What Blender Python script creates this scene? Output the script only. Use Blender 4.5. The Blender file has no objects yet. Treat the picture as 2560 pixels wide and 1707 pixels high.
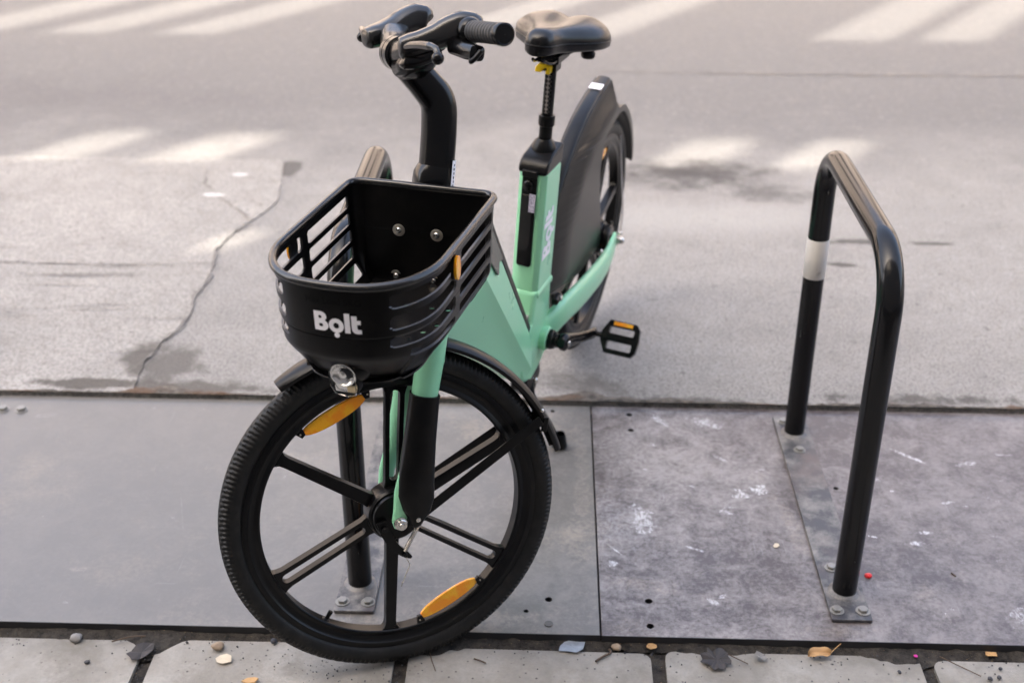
import bpy, bmesh, math, random
from math import sin, cos, pi, radians, sqrt, atan2, hypot
from mathutils import Vector, Matrix, noise
from mathutils.geometry import tessellate_polygon
random.seed(7)
SC = bpy.context.scene
COL = SC.collection

# ------------------------------------------------------------------ camera
cam_d = bpy.data.cameras.new('camera'); cam = bpy.data.objects.new('camera', cam_d); COL.objects.link(cam)
cam_d.sensor_width = 36.0; cam_d.lens = 43.49; cam_d.clip_start = 0.05; cam_d.clip_end = 2000
cam.location = (0, 0, 1.7088)
PITCH, YAW, ROLL = radians(27.862), radians(1.871), radians(0.095)
f0 = Vector((-sin(YAW), cos(YAW), 0)); r0 = Vector((cos(YAW), sin(YAW), 0)); u0 = Vector((0, 0, 1))
cf = cos(PITCH) * f0 - sin(PITCH) * u0; cu = sin(PITCH) * f0 + cos(PITCH) * u0
cr = cos(ROLL) * r0 + sin(ROLL) * cu; cu = -sin(ROLL) * r0 + cos(ROLL) * cu
cam.matrix_world = Matrix(((cr.x, cu.x, -cf.x, 0), (cr.y, cu.y, -cf.y, 0), (cr.z, cu.z, -cf.z, 1.7088), (0, 0, 0, 1)))
cam_d.dof.use_dof = True; cam_d.dof.focus_distance = 2.22; cam_d.dof.aperture_fstop = 3.2
SC.camera = cam

# ------------------------------------------------------------------ sky, sun, exposure
SUN_EL = radians(48); SUN_D = Vector((0.56, 0.83, 0)).normalized()      # the way the light travels over the ground
wd = bpy.data.worlds.new('World'); SC.world = wd; wd.use_nodes = True
nt = wd.node_tree; bg = nt.nodes['Background']
sky = nt.nodes.new('ShaderNodeTexSky'); sky.sky_type = 'NISHITA'; sky.sun_disc = False
sky.sun_elevation = SUN_EL; sky.sun_rotation = atan2(-SUN_D.x, -SUN_D.y)
sky.air_density = 0.7; sky.dust_density = 7.0; sky.ozone_density = 0.6
nt.links.new(sky.outputs[0], bg.inputs[0]); bg.inputs[1].default_value = 0.15
sd = bpy.data.lights.new('sun', 'SUN'); so = bpy.data.objects.new('sun', sd); COL.objects.link(so)
sd.energy = 1.0; sd.angle = radians(0.42); sd.color = (1.0, 0.975, 0.95)
so.rotation_euler = Vector((SUN_D.x * cos(SUN_EL), SUN_D.y * cos(SUN_EL), -sin(SUN_EL))).to_track_quat('-Z', 'Y').to_euler()
so.location = (-10, -15, 20)
vs = SC.view_settings; vs.view_transform = 'Standard'; vs.look = 'None'; vs.gamma = 1.0; vs.use_curve_mapping = False
vs.exposure = 3.2
vs.use_white_balance = True; vs.white_balance_temperature = 7150; vs.white_balance_tint = 7.0

# ------------------------------------------------------------------ materials
def newmat(name):
    m = bpy.data.materials.new(name); m.use_nodes = True
    return m, m.node_tree, m.node_tree.nodes['Principled BSDF']
def N(nt, t, **kw):
    n = nt.nodes.new(t)
    for k, v in kw.items():
        if k.startswith('i_'): n.inputs[k[2:].replace('_', ' ')].default_value = v
        else: setattr(n, k, v)
    return n
def coords(nt, kind='Object'):
    return N(nt, 'ShaderNodeTexCoord').outputs[kind]
def noise_n(nt, vec, scale, detail=6, rough=0.6, dist=0.0):
    n = N(nt, 'ShaderNodeTexNoise'); n.inputs['Scale'].default_value = scale; n.inputs['Detail'].default_value = detail
    n.inputs['Roughness'].default_value = rough; n.inputs['Distortion'].default_value = dist
    nt.links.new(vec, n.inputs['Vector']); return n.outputs['Fac']
def ramp(nt, val, p0, p1, c0=(0, 0, 0, 1), c1=(1, 1, 1, 1)):
    r = N(nt, 'ShaderNodeValToRGB'); r.color_ramp.elements[0].position = p0; r.color_ramp.elements[1].position = p1
    r.color_ramp.elements[0].color = c0; r.color_ramp.elements[1].color = c1
    nt.links.new(val, r.inputs[0]); return r.outputs[0]
def mix(nt, fac, a, b, mode='MIX'):
    m = N(nt, 'ShaderNodeMix', data_type='RGBA', blend_type=mode)
    for sock, v in ((m.inputs[0], fac), (m.inputs[6], a), (m.inputs[7], b)):
        if hasattr(v, 'is_output') or hasattr(v, 'links'): nt.links.new(v, sock)
        elif isinstance(v, (int, float)): sock.default_value = v
        else: sock.default_value = (*v[:3], 1)
    return m.outputs[2]
def math_n(nt, op, a, b=None, c=None, clamp=False):
    m = N(nt, 'ShaderNodeMath', operation=op, use_clamp=clamp)
    for i, v in enumerate((a, b, c)):
        if v is None: continue
        if isinstance(v, (int, float)): m.inputs[i].default_value = v
        else: nt.links.new(v, m.inputs[i])
    return m.outputs[0]
def bump(nt, bsdf, h, strength=0.3, dist=0.002):
    b = N(nt, 'ShaderNodeBump'); b.inputs['Strength'].default_value = strength; b.inputs['Distance'].default_value = dist
    nt.links.new(h, b.inputs['Height']); nt.links.new(b.outputs[0], bsdf.inputs['Normal'])
def scale_vec(nt, vec, s, loc=(0, 0, 0), rot=(0, 0, 0)):
    m = N(nt, 'ShaderNodeMapping'); m.inputs['Scale'].default_value = s; m.inputs['Location'].default_value = loc; m.inputs['Rotation'].default_value = rot
    nt.links.new(vec, m.inputs['Vector']); return m.outputs[0]
def blob(nt, vec, c, r, ang=0.0, amp=0.5, nscale=9.0, soft=0.35):
    """mask that is 1 inside a ragged ellipse on the ground"""
    m = N(nt, 'ShaderNodeMapping', vector_type='TEXTURE')
    m.inputs['Location'].default_value = (c[0], c[1], 0); m.inputs['Rotation'].default_value = (0, 0, ang); m.inputs['Scale'].default_value = (r[0], r[1], 1e3)
    nt.links.new(vec, m.inputs['Vector'])
    ln = N(nt, 'ShaderNodeVectorMath', operation='LENGTH'); nt.links.new(m.outputs[0], ln.inputs[0])
    nz = noise_n(nt, vec, nscale, 5, 0.65)
    d = math_n(nt, 'ADD', ln.outputs['Value'], math_n(nt, 'MULTIPLY', math_n(nt, 'SUBTRACT', nz, 0.5), amp * 4))
    mr = N(nt, 'ShaderNodeMapRange', interpolation_type='SMOOTHSTEP'); mr.inputs[1].default_value = 1.0; mr.inputs[2].default_value = 1.0 - soft
    nt.links.new(d, mr.inputs[0]); return mr.outputs[0]
def simple(name, col, rough=0.5, metal=0.0, coat=0.0, nscale=0, namt=0.0, bumpamt=0.0, spec=0.5, coat_rough=0.1):
    m, nt, b = newmat(name)
    b.inputs['Base Color'].default_value = (*col, 1); b.inputs['Roughness'].default_value = rough; b.inputs['Metallic'].default_value = metal
    b.inputs['Coat Weight'].default_value = coat; b.inputs['Coat Roughness'].default_value = coat_rough; b.inputs['Specular IOR Level'].default_value = spec
    if nscale:
        v = coords(nt)
        n = noise_n(nt, v, nscale, 5)
        nt.links.new(mix(nt, n, tuple(c * (1 - namt) for c in col), tuple(min(1, c * (1 + namt)) for c in col)), b.inputs['Base Color'])
        rr = math_n(nt, 'MULTIPLY_ADD', n, 0.16, rough - 0.08); nt.links.new(rr, b.inputs['Roughness'])
        if bumpamt: bump(nt, b, noise_n(nt, v, nscale * 14, 3), bumpamt, 0.0006)
    return m
def dusty(name, col, rough, dust=(0.30, 0.27, 0.24), amt=0.25, scale=25, coat=0.0, spec=0.5):
    """painted or moulded surface with a little dust and fine specks lying on it"""
    m, nt, b = newmat(name); v = coords(nt)
    n1 = noise_n(nt, v, scale, 6, 0.7); n2 = noise_n(nt, v, scale * 11, 2, 0.5)
    sp = ramp(nt, n2, 0.70, 0.76); d = math_n(nt, 'MULTIPLY', ramp(nt, n1, 0.45, 0.8), amt)
    d = math_n(nt, 'ADD', d, math_n(nt, 'MULTIPLY', sp, amt * 0.8), clamp=True)
    nt.links.new(mix(nt, d, col, dust), b.inputs['Base Color'])
    nt.links.new(math_n(nt, 'MULTIPLY_ADD', d, 0.5, rough), b.inputs['Roughness'])
    b.inputs['Coat Weight'].default_value = coat; b.inputs['Coat Roughness'].default_value = 0.08; b.inputs['Specular IOR Level'].default_value = spec
    return m

MAT = {}
MAT['mint'] = simple('mint_paint', (0.285, 0.68, 0.405), 0.30, coat=0.2, nscale=9, namt=0.03)
MAT['plastic'] = dusty('black_plastic', (0.0028, 0.0026, 0.0026), 0.29, amt=0.02, spec=0.22)
MAT['satin'] = dusty('black_satin_plastic', (0.006, 0.0056, 0.0056), 0.22, amt=0.012, spec=0.60)
MAT['cover'] = dusty('black_cover_plastic', (0.007, 0.0067, 0.007), 0.30, amt=0.015, spec=0.20)
MAT['lip'] = dusty('lit_black_edge', (0.02, 0.0195, 0.02), 0.30, amt=0.05, spec=0.6)  # basket slot lips: paler black so the edges look as if catching light
MAT['gloss'] = dusty('black_gloss_paint', (0.0025, 0.0023, 0.0025), 0.20, amt=0.012, spec=0.30)
MAT['rim_paint'] = dusty('black_alloy_paint', (0.003, 0.003, 0.0033), 0.28, amt=0.015, spec=0.22)
MAT['rubber'] = dusty('tyre_rubber', (0.008, 0.0078, 0.0075), 0.48, amt=0.04, scale=40, spec=0.26)
MAT['grip'] = simple('grip_rubber', (0.035, 0.034, 0.034), 0.6)
MAT['leather'] = simple('saddle_skin', (0.005, 0.0047, 0.0047), 0.27, spec=0.36)
MAT['chrome'] = simple('bright_steel', (0.62, 0.60, 0.56), 0.22, metal=1.0)
MAT['washer'] = simple('washer_steel', (0.60, 0.55, 0.46), 0.38, metal=0.9)
MAT['print'] = simple('white_print', (0.90, 0.88, 0.90), 0.5, spec=0.2)
MAT['yellow'] = simple('yellow_plastic', (0.80, 0.52, 0.008), 0.35)
MAT['grey'] = simple('grey_mark', (0.30, 0.27, 0.25), 0.5)
MAT['dark_mark'] = simple('dark_mark', (0.012, 0.011, 0.011), 0.5)
MAT['embossed'] = simple('embossed_black', (0.001, 0.001, 0.001), 0.6, spec=0.2)
def amber_mat():
    m, nt, b = newmat('amber_reflector'); v = coords(nt)
    vo = N(nt, 'ShaderNodeTexVoronoi', feature='F1'); vo.inputs['Scale'].default_value = 420; nt.links.new(v, vo.inputs['Vector'])
    n = noise_n(nt, v, 30, 2)
    c = mix(nt, ramp(nt, n, 0.42, 0.55), (1.0, 0.33, 0.005), (1.0, 0.50, 0.010))
    nt.links.new(mix(nt, math_n(nt, 'MULTIPLY', vo.outputs['Distance'], 0.5, clamp=True), c, (0.90, 0.26, 0.004)), b.inputs['Base Color'])
    b.inputs['Roughness'].default_value = 0.22; b.inputs['Coat Weight'].default_value = 0.6; b.inputs['Coat Roughness'].default_value = 0.05
    bump(nt, b, vo.outputs['Distance'], 0.35, 0.001); return m
MAT['amber'] = amber_mat()
def glass_mat():
    m, nt, b = newmat('lamp_lens'); v = coords(nt)
    b.inputs['Base Color'].default_value = (0.97, 0.97, 0.96, 1); b.inputs['Roughness'].default_value = 0.02; b.inputs['Transmission Weight'].default_value = 1.0; b.inputs['IOR'].default_value = 1.16
    return m
MAT['lens'] = glass_mat()
MAT['mirror'] = simple('lamp_reflector', (0.80, 0.79, 0.77), 0.18, metal=1.0)
MAT['cream'] = simple('cream_lamp_chip', (0.80, 0.62, 0.36), 0.4)
def sticker_mat():
    m, nt, b = newmat('code_label'); v = coords(nt)
    n = noise_n(nt, v, 320, 1, 0.5); c = mix(nt, ramp(nt, n, 0.50, 0.56), (0.62, 0.60, 0.70), (0.22, 0.19, 0.30)); nt.links.new(c, b.inputs['Base Color']); b.inputs['Roughness'].default_value = 0.4
    return m
MAT['label'] = sticker_mat()
def rack_mat():
    m, nt, b = newmat('scuffed_black_enamel'); v = coords(nt)
    n = noise_n(nt, v, 7, 8, 0.75); sc = noise_n(nt, scale_vec(nt, v, (130, 130, 14)), 1.0, 4, 0.6)
    scr = math_n(nt, 'MULTIPLY', ramp(nt, sc, 0.70, 0.73), ramp(nt, n, 0.48, 0.62), clamp=True)
    c = mix(nt, math_n(nt, 'MULTIPLY', scr, 0.7), (0.006, 0.006, 0.0065), (0.28, 0.28, 0.28))
    nt.links.new(c, b.inputs['Base Color']); b.inputs['Specular IOR Level'].default_value = 0.30
    nt.links.new(math_n(nt, 'MULTIPLY_ADD', n, 0.14, 0.10), b.inputs['Roughness']); bump(nt, b, noise_n(nt, v, 55, 4), 0.05, 0.001); return m
MAT['rack'] = rack_mat()
def band_mat():
    m, nt, b = newmat('dirty_white_band'); v = coords(nt)
    s = noise_n(nt, scale_vec(nt, v, (60, 60, 22)), 1.0, 6, 0.7); d = noise_n(nt, v, 8, 4)
    nt.links.new(mix(nt, math_n(nt, 'MULTIPLY', ramp(nt, s, 0.60, 0.72), 0.8), mix(nt, d, (0.68, 0.64, 0.60), (0.56, 0.52, 0.47)), (0.16, 0.12, 0.09)), b.inputs['Base Color']); b.inputs['Roughness'].default_value = 0.4; return m
MAT['band'] = band_mat()
def steel_plate():
    m, nt, b = newmat('grimy_steel_plate'); v = coords(nt, 'Generated'); p = N(nt, 'ShaderNodeNewGeometry').outputs['Position']
    n = noise_n(nt, p, 16, 8, 0.7); n2 = noise_n(nt, p, 5, 5)
    c = mix(nt, ramp(nt, n, 0.42, 0.66), (0.045, 0.045, 0.050), (0.23, 0.215, 0.20)); c = mix(nt, ramp(nt, n2, 0.52, 0.70), c, (0.10, 0.075, 0.07))
    nt.links.new(c, b.inputs['Base Color']); nt.links.new(math_n(nt, 'MULTIPLY_ADD', n, 0.4, 0.22), b.inputs['Roughness']); bump(nt, b, noise_n(nt, p, 60, 4), 0.15, 0.001); return m
MAT['plate'] = steel_plate()
MAT['zinc'] = simple('zinc_bolt', (0.26, 0.25, 0.23), 0.5, metal=0.55, nscale=60, namt=0.25)

def panel_mat(name, clean, worn, dust, dust_lo, paint, wear_x, marks=()):
    """phenolic-faced board: smooth dark face, grey scuffing that sets in along x, dust, white flecks"""
    m, nt, b = newmat(name); p = N(nt, 'ShaderNodeNewGeometry').outputs['Position']
    big = noise_n(nt, p, 2.2, 5, 0.6); mid = noise_n(nt, p, 15, 10, 0.76, 0.5); fine = noise_n(nt, p, 85, 6, 0.75)
    sx = N(nt, 'ShaderNodeSeparateXYZ'); nt.links.new(p, sx.inputs[0])
    mr = N(nt, 'ShaderNodeMapRange', interpolation_type='SMOOTHSTEP'); mr.inputs[1].default_value = wear_x[0]; mr.inputs[2].default_value = wear_x[1]; mr.inputs[3].default_value = wear_x[2]; mr.inputs[4].default_value = wear_x[3]
    nt.links.new(sx.outputs[0], mr.inputs[0]); wear = mr.outputs[0]
    k = math_n(nt, 'ADD', math_n(nt, 'MULTIPLY', mid, 0.6), math_n(nt, 'MULTIPLY', fine, 0.4))
    s = math_n(nt, 'MULTIPLY', ramp(nt, math_n(nt, 'ADD', k, math_n(nt, 'MULTIPLY', math_n(nt, 'SUBTRACT', big, 0.5), 0.42)), 0.43, 0.60), wear, clamp=True)
    c = mix(nt, s, clean, worn)
    d = math_n(nt, 'MULTIPLY', ramp(nt, math_n(nt, 'ADD', math_n(nt, 'MULTIPLY', noise_n(nt, p, 3.4, 8, 0.7), 0.7), math_n(nt, 'MULTIPLY', fine, 0.3)), dust_lo, dust_lo + 0.14), wear)
    c = mix(nt, math_n(nt, 'MULTIPLY', d, 0.75), c, dust)
    fl = noise_n(nt, scale_vec(nt, p, (11, 19, 1), rot=(0, 0, 0.5)), 1.0, 9, 0.74, 0.6); c = mix(nt, math_n(nt, 'MULTIPLY', math_n(nt, 'MULTIPLY', ramp(nt, fl, 0.645, 0.675), ramp(nt, big, 0.42, 0.55)), paint), c, (0.62, 0.60, 0.62))
    lines = noise_n(nt, scale_vec(nt, p, (7, 190, 1), rot=(0, 0, 0.9)), 1.0, 3, 0.5); lines2 = noise_n(nt, scale_vec(nt, p, (160, 6, 1), rot=(0, 0, 0.35)), 1.0, 3, 0.5)
    ln = math_n(nt, 'MULTIPLY', math_n(nt, 'MAXIMUM', ramp(nt, lines, 0.715, 0.735), ramp(nt, lines2, 0.72, 0.74)), 0.32)
    c = mix(nt, math_n(nt, 'MULTIPLY', ln, wear), c, (0.42, 0.41, 0.42)); c = mix(nt, math_n(nt, 'MULTIPLY', ramp(nt, noise_n(nt, p, 120, 2), 0.70, 0.74), 0.25), c, (0.03, 0.028, 0.026))
    brk = ramp(nt, noise_n(nt, p, 95, 6, 0.75), 0.40, 0.60); brk2 = ramp(nt, noise_n(nt, scale_vec(nt, p, (150, 60, 1), rot=(0, 0, 0.6)), 1.0, 6, 0.75), 0.42, 0.58)
    for (cx, cy, rx, ry, ang, amp, ns, col, amt) in marks:
        soft = 0.35 if rx < 0.03 or ry < 0.007 else 0.95; beige = col[0] < 0.5
        mk = math_n(nt, 'MULTIPLY', blob(nt, p, (cx, cy), (rx * (1.25 if soft > 0.5 else 1), ry * (1.25 if soft > 0.5 else 1)), ang, amp, ns, soft), amt * (0.62 if beige else 0.85))
        c = mix(nt, math_n(nt, 'MULTIPLY', mk, brk if beige else brk2), c, col)
    nt.links.new(c, b.inputs['Base Color'])
    r = math_n(nt, 'ADD', math_n(nt, 'MULTIPLY_ADD', s, 0.14, 0.30), math_n(nt, 'MULTIPLY', d, 0.3)); nt.links.new(r, b.inputs['Roughness'])
    bump(nt, b, fine, 0.05, 0.001); return m
MAT['panel_a'] = panel_mat('smooth_grey_board', (0.138, 0.128, 0.117), (0.205, 0.190, 0.174), (0.34, 0.29, 0.23), 0.54, 0.25, (-1.0, 0.05, 0.30, 1.0), [(-0.22, 2.03, 0.16, 0.035, 0.25, 0.7, 16, (0.36, 0.31, 0.26), 0.75), (-0.05, 2.0, 0.10, 0.02, 0.35, 0.8, 20, (0.36, 0.31, 0.26), 0.8), (-0.30, 2.22, 0.12, 0.08, 0.2, 0.7, 14, (0.36, 0.31, 0.26), 0.35), (-1.02, 2.13, 0.02, 0.01, 0, 0.7, 40, (0.36, 0.31, 0.26), 0.6), (0.09, 2.5, 0.02, 0.25, 0.0, 0.8, 20, (0.36, 0.31, 0.26), 0.45), (-0.39, 1.985, 0.09, 0.018, 0, 0.6, 24, (0.36, 0.31, 0.26), 0.6), (-0.55, 2.5, 0.10, 0.0015, 0.5, 0.3, 40, (0.32, 0.32, 0.32), 0.5), (-0.85, 2.35, 0.0015, 0.09, 0.3, 0.3, 40, (0.30, 0.30, 0.30), 0.5)])
MAT['panel_b'] = panel_mat('scuffed_purple_board', (0.074, 0.059, 0.057), (0.255, 0.234, 0.226), (0.33, 0.29, 0.25), 0.56, 1.0, (0.2, 1.0, 1.0, 0.62), [
    (0.911, 2.65, 0.055, 0.006, -0.75, 0.5, 45, (0.66, 0.65, 0.66), 0.9), (0.517, 2.487, 0.022, 0.018, 0.3, 0.9, 60, (0.66, 0.65, 0.66), 0.9), (0.470, 2.470, 0.02, 0.02, 0, 0.9, 60, (0.66, 0.65, 0.66), 0.8), (0.147, 2.368, 0.10, 0.16, 0.2, 0.7, 30, (0.42, 0.41, 0.42), 0.7), (0.225, 2.36, 0.025, 0.06, 0.2, 0.9, 50, (0.66, 0.65, 0.66), 0.8),
    (0.30, 2.80, 0.012, 0.035, 0.6, 0.8, 60, (0.66, 0.65, 0.66), 0.8), (0.42, 2.79, 0.05, 0.02, -0.6, 0.9, 55, (0.66, 0.65, 0.66), 0.8), (0.86, 2.80, 0.02, 0.014, -0.6, 0.8, 60, (0.66, 0.65, 0.66), 0.8), (0.75, 2.31, 0.022, 0.003, -0.25, 0.6, 60, (0.66, 0.65, 0.66), 0.9), (0.84, 2.29, 0.025, 0.009, 0.1, 0.9, 60, (0.66, 0.65, 0.66), 0.85), (0.87, 2.33, 0.02, 0.006, 0, 0.9, 60, (0.66, 0.65, 0.66), 0.85),
    (0.20, 2.13, 0.075, 0.018, -0.1, 0.9, 70, (0.36, 0.31, 0.26), 0.85), (0.24, 2.105, 0.08, 0.010, -0.15, 0.9, 80, (0.36, 0.31, 0.26), 0.8), (0.185, 1.985, 0.07, 0.035, 0, 0.35, 30, (0.36, 0.31, 0.26), 0.6), (0.16, 2.24, 0.03, 0.0025, -0.9, 0.4, 50, (0.66, 0.65, 0.66), 0.8), (0.152, 2.19, 0.012, 0.016, 0.4, 0.9, 60, (0.66, 0.65, 0.66), 0.8), (0.57, 2.33, 0.02, 0.15, 0.16, 0.8, 30, (0.36, 0.31, 0.26), 0.6), (0.61, 1.985, 0.09, 0.018, 0, 0.8, 30, (0.36, 0.31, 0.26), 0.6), (1.05, 2.62, 0.03, 0.01, 0.3, 0.9, 60, (0.66, 0.65, 0.66), 0.8), (1.0, 2.05, 0.03, 0.02, 0.5, 0.9, 60, (0.66, 0.65, 0.66), 0.7), (0.34, 2.25, 0.03, 0.004, -0.4, 0.7, 60, (0.66, 0.65, 0.66), 0.7), (0.36, 2.07, 0.02, 0.008, -0.6, 0.7, 60, (0.66, 0.65, 0.66), 0.7), (0.95, 2.45, 0.018, 0.006, 0.2, 0.8, 60, (0.66, 0.65, 0.66), 0.8), (0.44, 2.62, 0.025, 0.006, -0.7, 0.8, 60, (0.66, 0.65, 0.66), 0.7)])
MAT['board_edge'] = simple('board_edge', (0.012, 0.0115, 0.013), 0.6, nscale=30, namt=0.4)
MAT['plug'] = simple('grey_plug', (0.09, 0.088, 0.085), 0.7)
MAT['hole'] = simple('hole_dark', (0.006, 0.006, 0.006), 0.9, spec=0.1)

def slab_mat():
    m, nt, b = newmat('concrete_paver'); p = N(nt, 'ShaderNodeNewGeometry').outputs['Position']
    n = noise_n(nt, p, 7, 7, 0.65); f = noise_n(nt, p, 160, 4, 0.6); g = noise_n(nt, p, 420, 2)
    c = mix(nt, ramp(nt, n, 0.35, 0.68), (0.205, 0.187, 0.160), (0.335, 0.312, 0.278)); c = mix(nt, math_n(nt, 'MULTIPLY', ramp(nt, f, 0.45, 0.7), 0.35), c, (0.20, 0.19, 0.175))
    vo = N(nt, 'ShaderNodeTexVoronoi'); vo.inputs['Scale'].default_value = 62; vo.inputs['Randomness'].default_value = 1.0; nt.links.new(p, vo.inputs['Vector'])
    pit = math_n(nt, 'MULTIPLY', ramp(nt, vo.outputs['Distance'], 0.10, 0.17, (1, 1, 1, 1), (0, 0, 0, 1)), ramp(nt, noise_n(nt, p, 21, 3), 0.46, 0.56)); c = mix(nt, math_n(nt, 'MULTIPLY', pit, 0.85), c, (0.05, 0.047, 0.045))
    st = ramp(nt, noise_n(nt, p, 5.5, 9, 0.75), 0.50, 0.66); c = mix(nt, math_n(nt, 'MULTIPLY', st, 0.65), c, (0.14, 0.123, 0.10))
    nt.links.new(c, b.inputs['Base Color']); b.inputs['Roughness'].default_value = 0.9; bump(nt, b, math_n(nt, 'SUBTRACT', math_n(nt, 'ADD', f, math_n(nt, 'MULTIPLY', g, 0.4)), pit), 0.5, 0.002); return m
MAT['slab'] = slab_mat()
def dirt_mat():
    m, nt, b = newmat('black_dirt'); p = N(nt, 'ShaderNodeNewGeometry').outputs['Position']
    n = noise_n(nt, p, 45, 7, 0.7); c = mix(nt, ramp(nt, n, 0.35, 0.7), (0.008, 0.007, 0.006), (0.065, 0.054, 0.043))
    c = mix(nt, ramp(nt, noise_n(nt, p, 230, 2), 0.70, 0.74), c, (0.34, 0.22, 0.12))
    nt.links.new(c, b.inputs['Base Color']); b.inputs['Roughness'].default_value = 0.95; bump(nt, b, n, 1.0, 0.008); return m
MAT['dirt'] = dirt_mat()
def road_dirt_mat():
    m, nt, b = newmat('brown_gutter_dirt'); p = N(nt, 'ShaderNodeNewGeometry').outputs['Position']
    n = noise_n(nt, p, 38, 7, 0.75); c = mix(nt, ramp(nt, n, 0.36, 0.66), (0.035, 0.029, 0.024), (0.17, 0.145, 0.12)); c = mix(nt, ramp(nt, noise_n(nt, p, 6, 4), 0.55, 0.68), c, (0.11, 0.065, 0.04))
    nt.links.new(c, b.inputs['Base Color']); b.inputs['Roughness'].default_value = 0.95; bump(nt, b, n, 1.0, 0.008); return m
MAT['road_dirt'] = road_dirt_mat()
def road_mat(name, c0, c1, stains_and_pale, grooves=False, far=None):
    m, nt, b = newmat(name); p = N(nt, 'ShaderNodeNewGeometry').outputs['Position']
    big = noise_n(nt, p, 0.9, 6, 0.6); mid = noise_n(nt, p, 6, 8, 0.7); f = noise_n(nt, p, 130, 5, 0.65); g = noise_n(nt, p, 330, 2)
    c = mix(nt, ramp(nt, math_n(nt, 'ADD', math_n(nt, 'MULTIPLY', big, 0.5), math_n(nt, 'MULTIPLY', mid, 0.5)), 0.36, 0.64), c0, c1)
    if far:
        sx = N(nt, 'ShaderNodeSeparateXYZ'); nt.links.new(p, sx.inputs[0]); mr = N(nt, 'ShaderNodeMapRange', interpolation_type='SMOOTHSTEP')
        mr.inputs[1].default_value = far[0]; mr.inputs[2].default_value = far[1]; nt.links.new(math_n(nt, 'ADD', sx.outputs[1], math_n(nt, 'MULTIPLY', math_n(nt, 'SUBTRACT', noise_n(nt, p, 1.7, 5), 0.5), 1.4)), mr.inputs[0]); c = mix(nt, mr.outputs[0], c, far[2])
    q = noise_n(nt, p, 42, 6, 0.75)
    c = mix(nt, math_n(nt, 'MULTIPLY', ramp(nt, q, 0.56, 0.36), 0.50), c, tuple(v * 0.50 for v in c0)); c = mix(nt, math_n(nt, 'MULTIPLY', ramp(nt, q, 0.54, 0.70), 0.45), c, tuple(min(1, v * 1.6) for v in c1))
    c = mix(nt, math_n(nt, 'MULTIPLY', ramp(nt, f, 0.52, 0.36), 0.55), c, tuple(v * 0.45 for v in c0)); c = mix(nt, math_n(nt, 'MULTIPLY', ramp(nt, g, 0.60, 0.70), 0.45), c, (0.58, 0.55, 0.52))
    c = mix(nt, math_n(nt, 'MULTIPLY', ramp(nt, noise_n(nt, p, 30, 3), 0.66, 0.70), 0.5), c, (0.09, 0.08, 0.075)); c = mix(nt, math_n(nt, 'MULTIPLY', ramp(nt, noise_n(nt, p, 2.6, 7, 0.7), 0.52, 0.70), 0.30), c, tuple(v * 0.62 for v in c0))
    h = math_n(nt, 'ADD', math_n(nt, 'ADD', f, math_n(nt, 'MULTIPLY', g, 0.6)), math_n(nt, 'MULTIPLY', q, 1.2))
    if grooves:
        w = noise_n(nt, scale_vec(nt, p, (1.2, 17, 1)), 1.0, 6, 0.65); gm = math_n(nt, 'MULTIPLY', ramp(nt, w, 0.56, 0.66), blob(nt, p, (-2.0, 3.35), (1.15, 0.62), 0, 0.4, 5, 0.5)); c = mix(nt, math_n(nt, 'MULTIPLY', gm, 0.6), c, (0.11, 0.10, 0.09)); h = math_n(nt, 'SUBTRACT', h, math_n(nt, 'MULTIPLY', gm, 1.5))
    for (cx, cy, rx, ry, ang, amp, ns, soft, dark, amt) in stains_and_pale:
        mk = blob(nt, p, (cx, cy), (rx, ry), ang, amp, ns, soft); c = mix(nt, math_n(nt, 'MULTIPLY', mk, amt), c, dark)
    nt.links.new(c, b.inputs['Base Color']); b.inputs['Roughness'].default_value = 0.85; b.inputs['Specular IOR Level'].default_value = 0.4; bump(nt, b, h, 0.8, 0.005); return m
DK = (0.055, 0.048, 0.042)
ST = [(0.55, 4.66, 0.44, 0.22, 0.1, 0.40, 9, 0.9, (0.055, 0.049, 0.046), 0.95), (0.82, 4.45, 0.26, 0.13, -0.3, 0.5, 10, 0.9, (0.07, 0.063, 0.06), 0.75), (-2.2, 5.6, 1.2, 0.5, 0, 0.5, 3, 0.9, (0.11, 0.10, 0.10), 0.35),
      (1.065, 4.0, 0.12, 0.028, 0.1, 0.45, 16, 0.5, DK, 0.85), (0.985, 3.80, 0.07, 0.022, -0.2, 0.45, 16, 0.5, DK, 0.85), (1.33, 3.99, 0.12, 0.018, 0, 0.45, 16, 0.5, DK, 0.8),
      (-1.05, 4.66, 0.07, 0.10, 0.0, 0.5, 12, 0.4, DK, 0.7), (0.12, 2.97, 0.17, 0.07, -0.3, 0.6, 17, 0.8, (0.09, 0.08, 0.07), 0.7), (1.0, 2.92, 0.32, 0.040, 0.0, 0.7, 20, 0.8, DK, 0.75), (0.35, 2.89, 0.25, 0.03, 0.0, 0.7, 22, 0.8, DK, 0.7),
      (-1.07, 3.04, 0.11, 0.15, 0.15, 0.5, 13, 0.6, (0.095, 0.085, 0.075), 0.8), (-1.0, 2.91, 0.28, 0.05, 0.0, 0.5, 15, 0.6, (0.08, 0.07, 0.06), 0.8), (-0.55, 2.90, 0.2, 0.025, 0.0, 0.4, 14, 0.5, DK, 0.6),
      (0.7, 4.2, 0.9, 0.25, 0.0, 0.4, 3, 0.9, (0.42, 0.40, 0.37), 0.35)]  # broad pale area, lighter than the road around it
ROAD_FAR = (4.3, 5.6, (0.140, 0.133, 0.130))
MAT['road'] = road_mat('street_asphalt', (0.225, 0.210, 0.195), (0.320, 0.300, 0.278), ST, far=ROAD_FAR)
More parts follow.
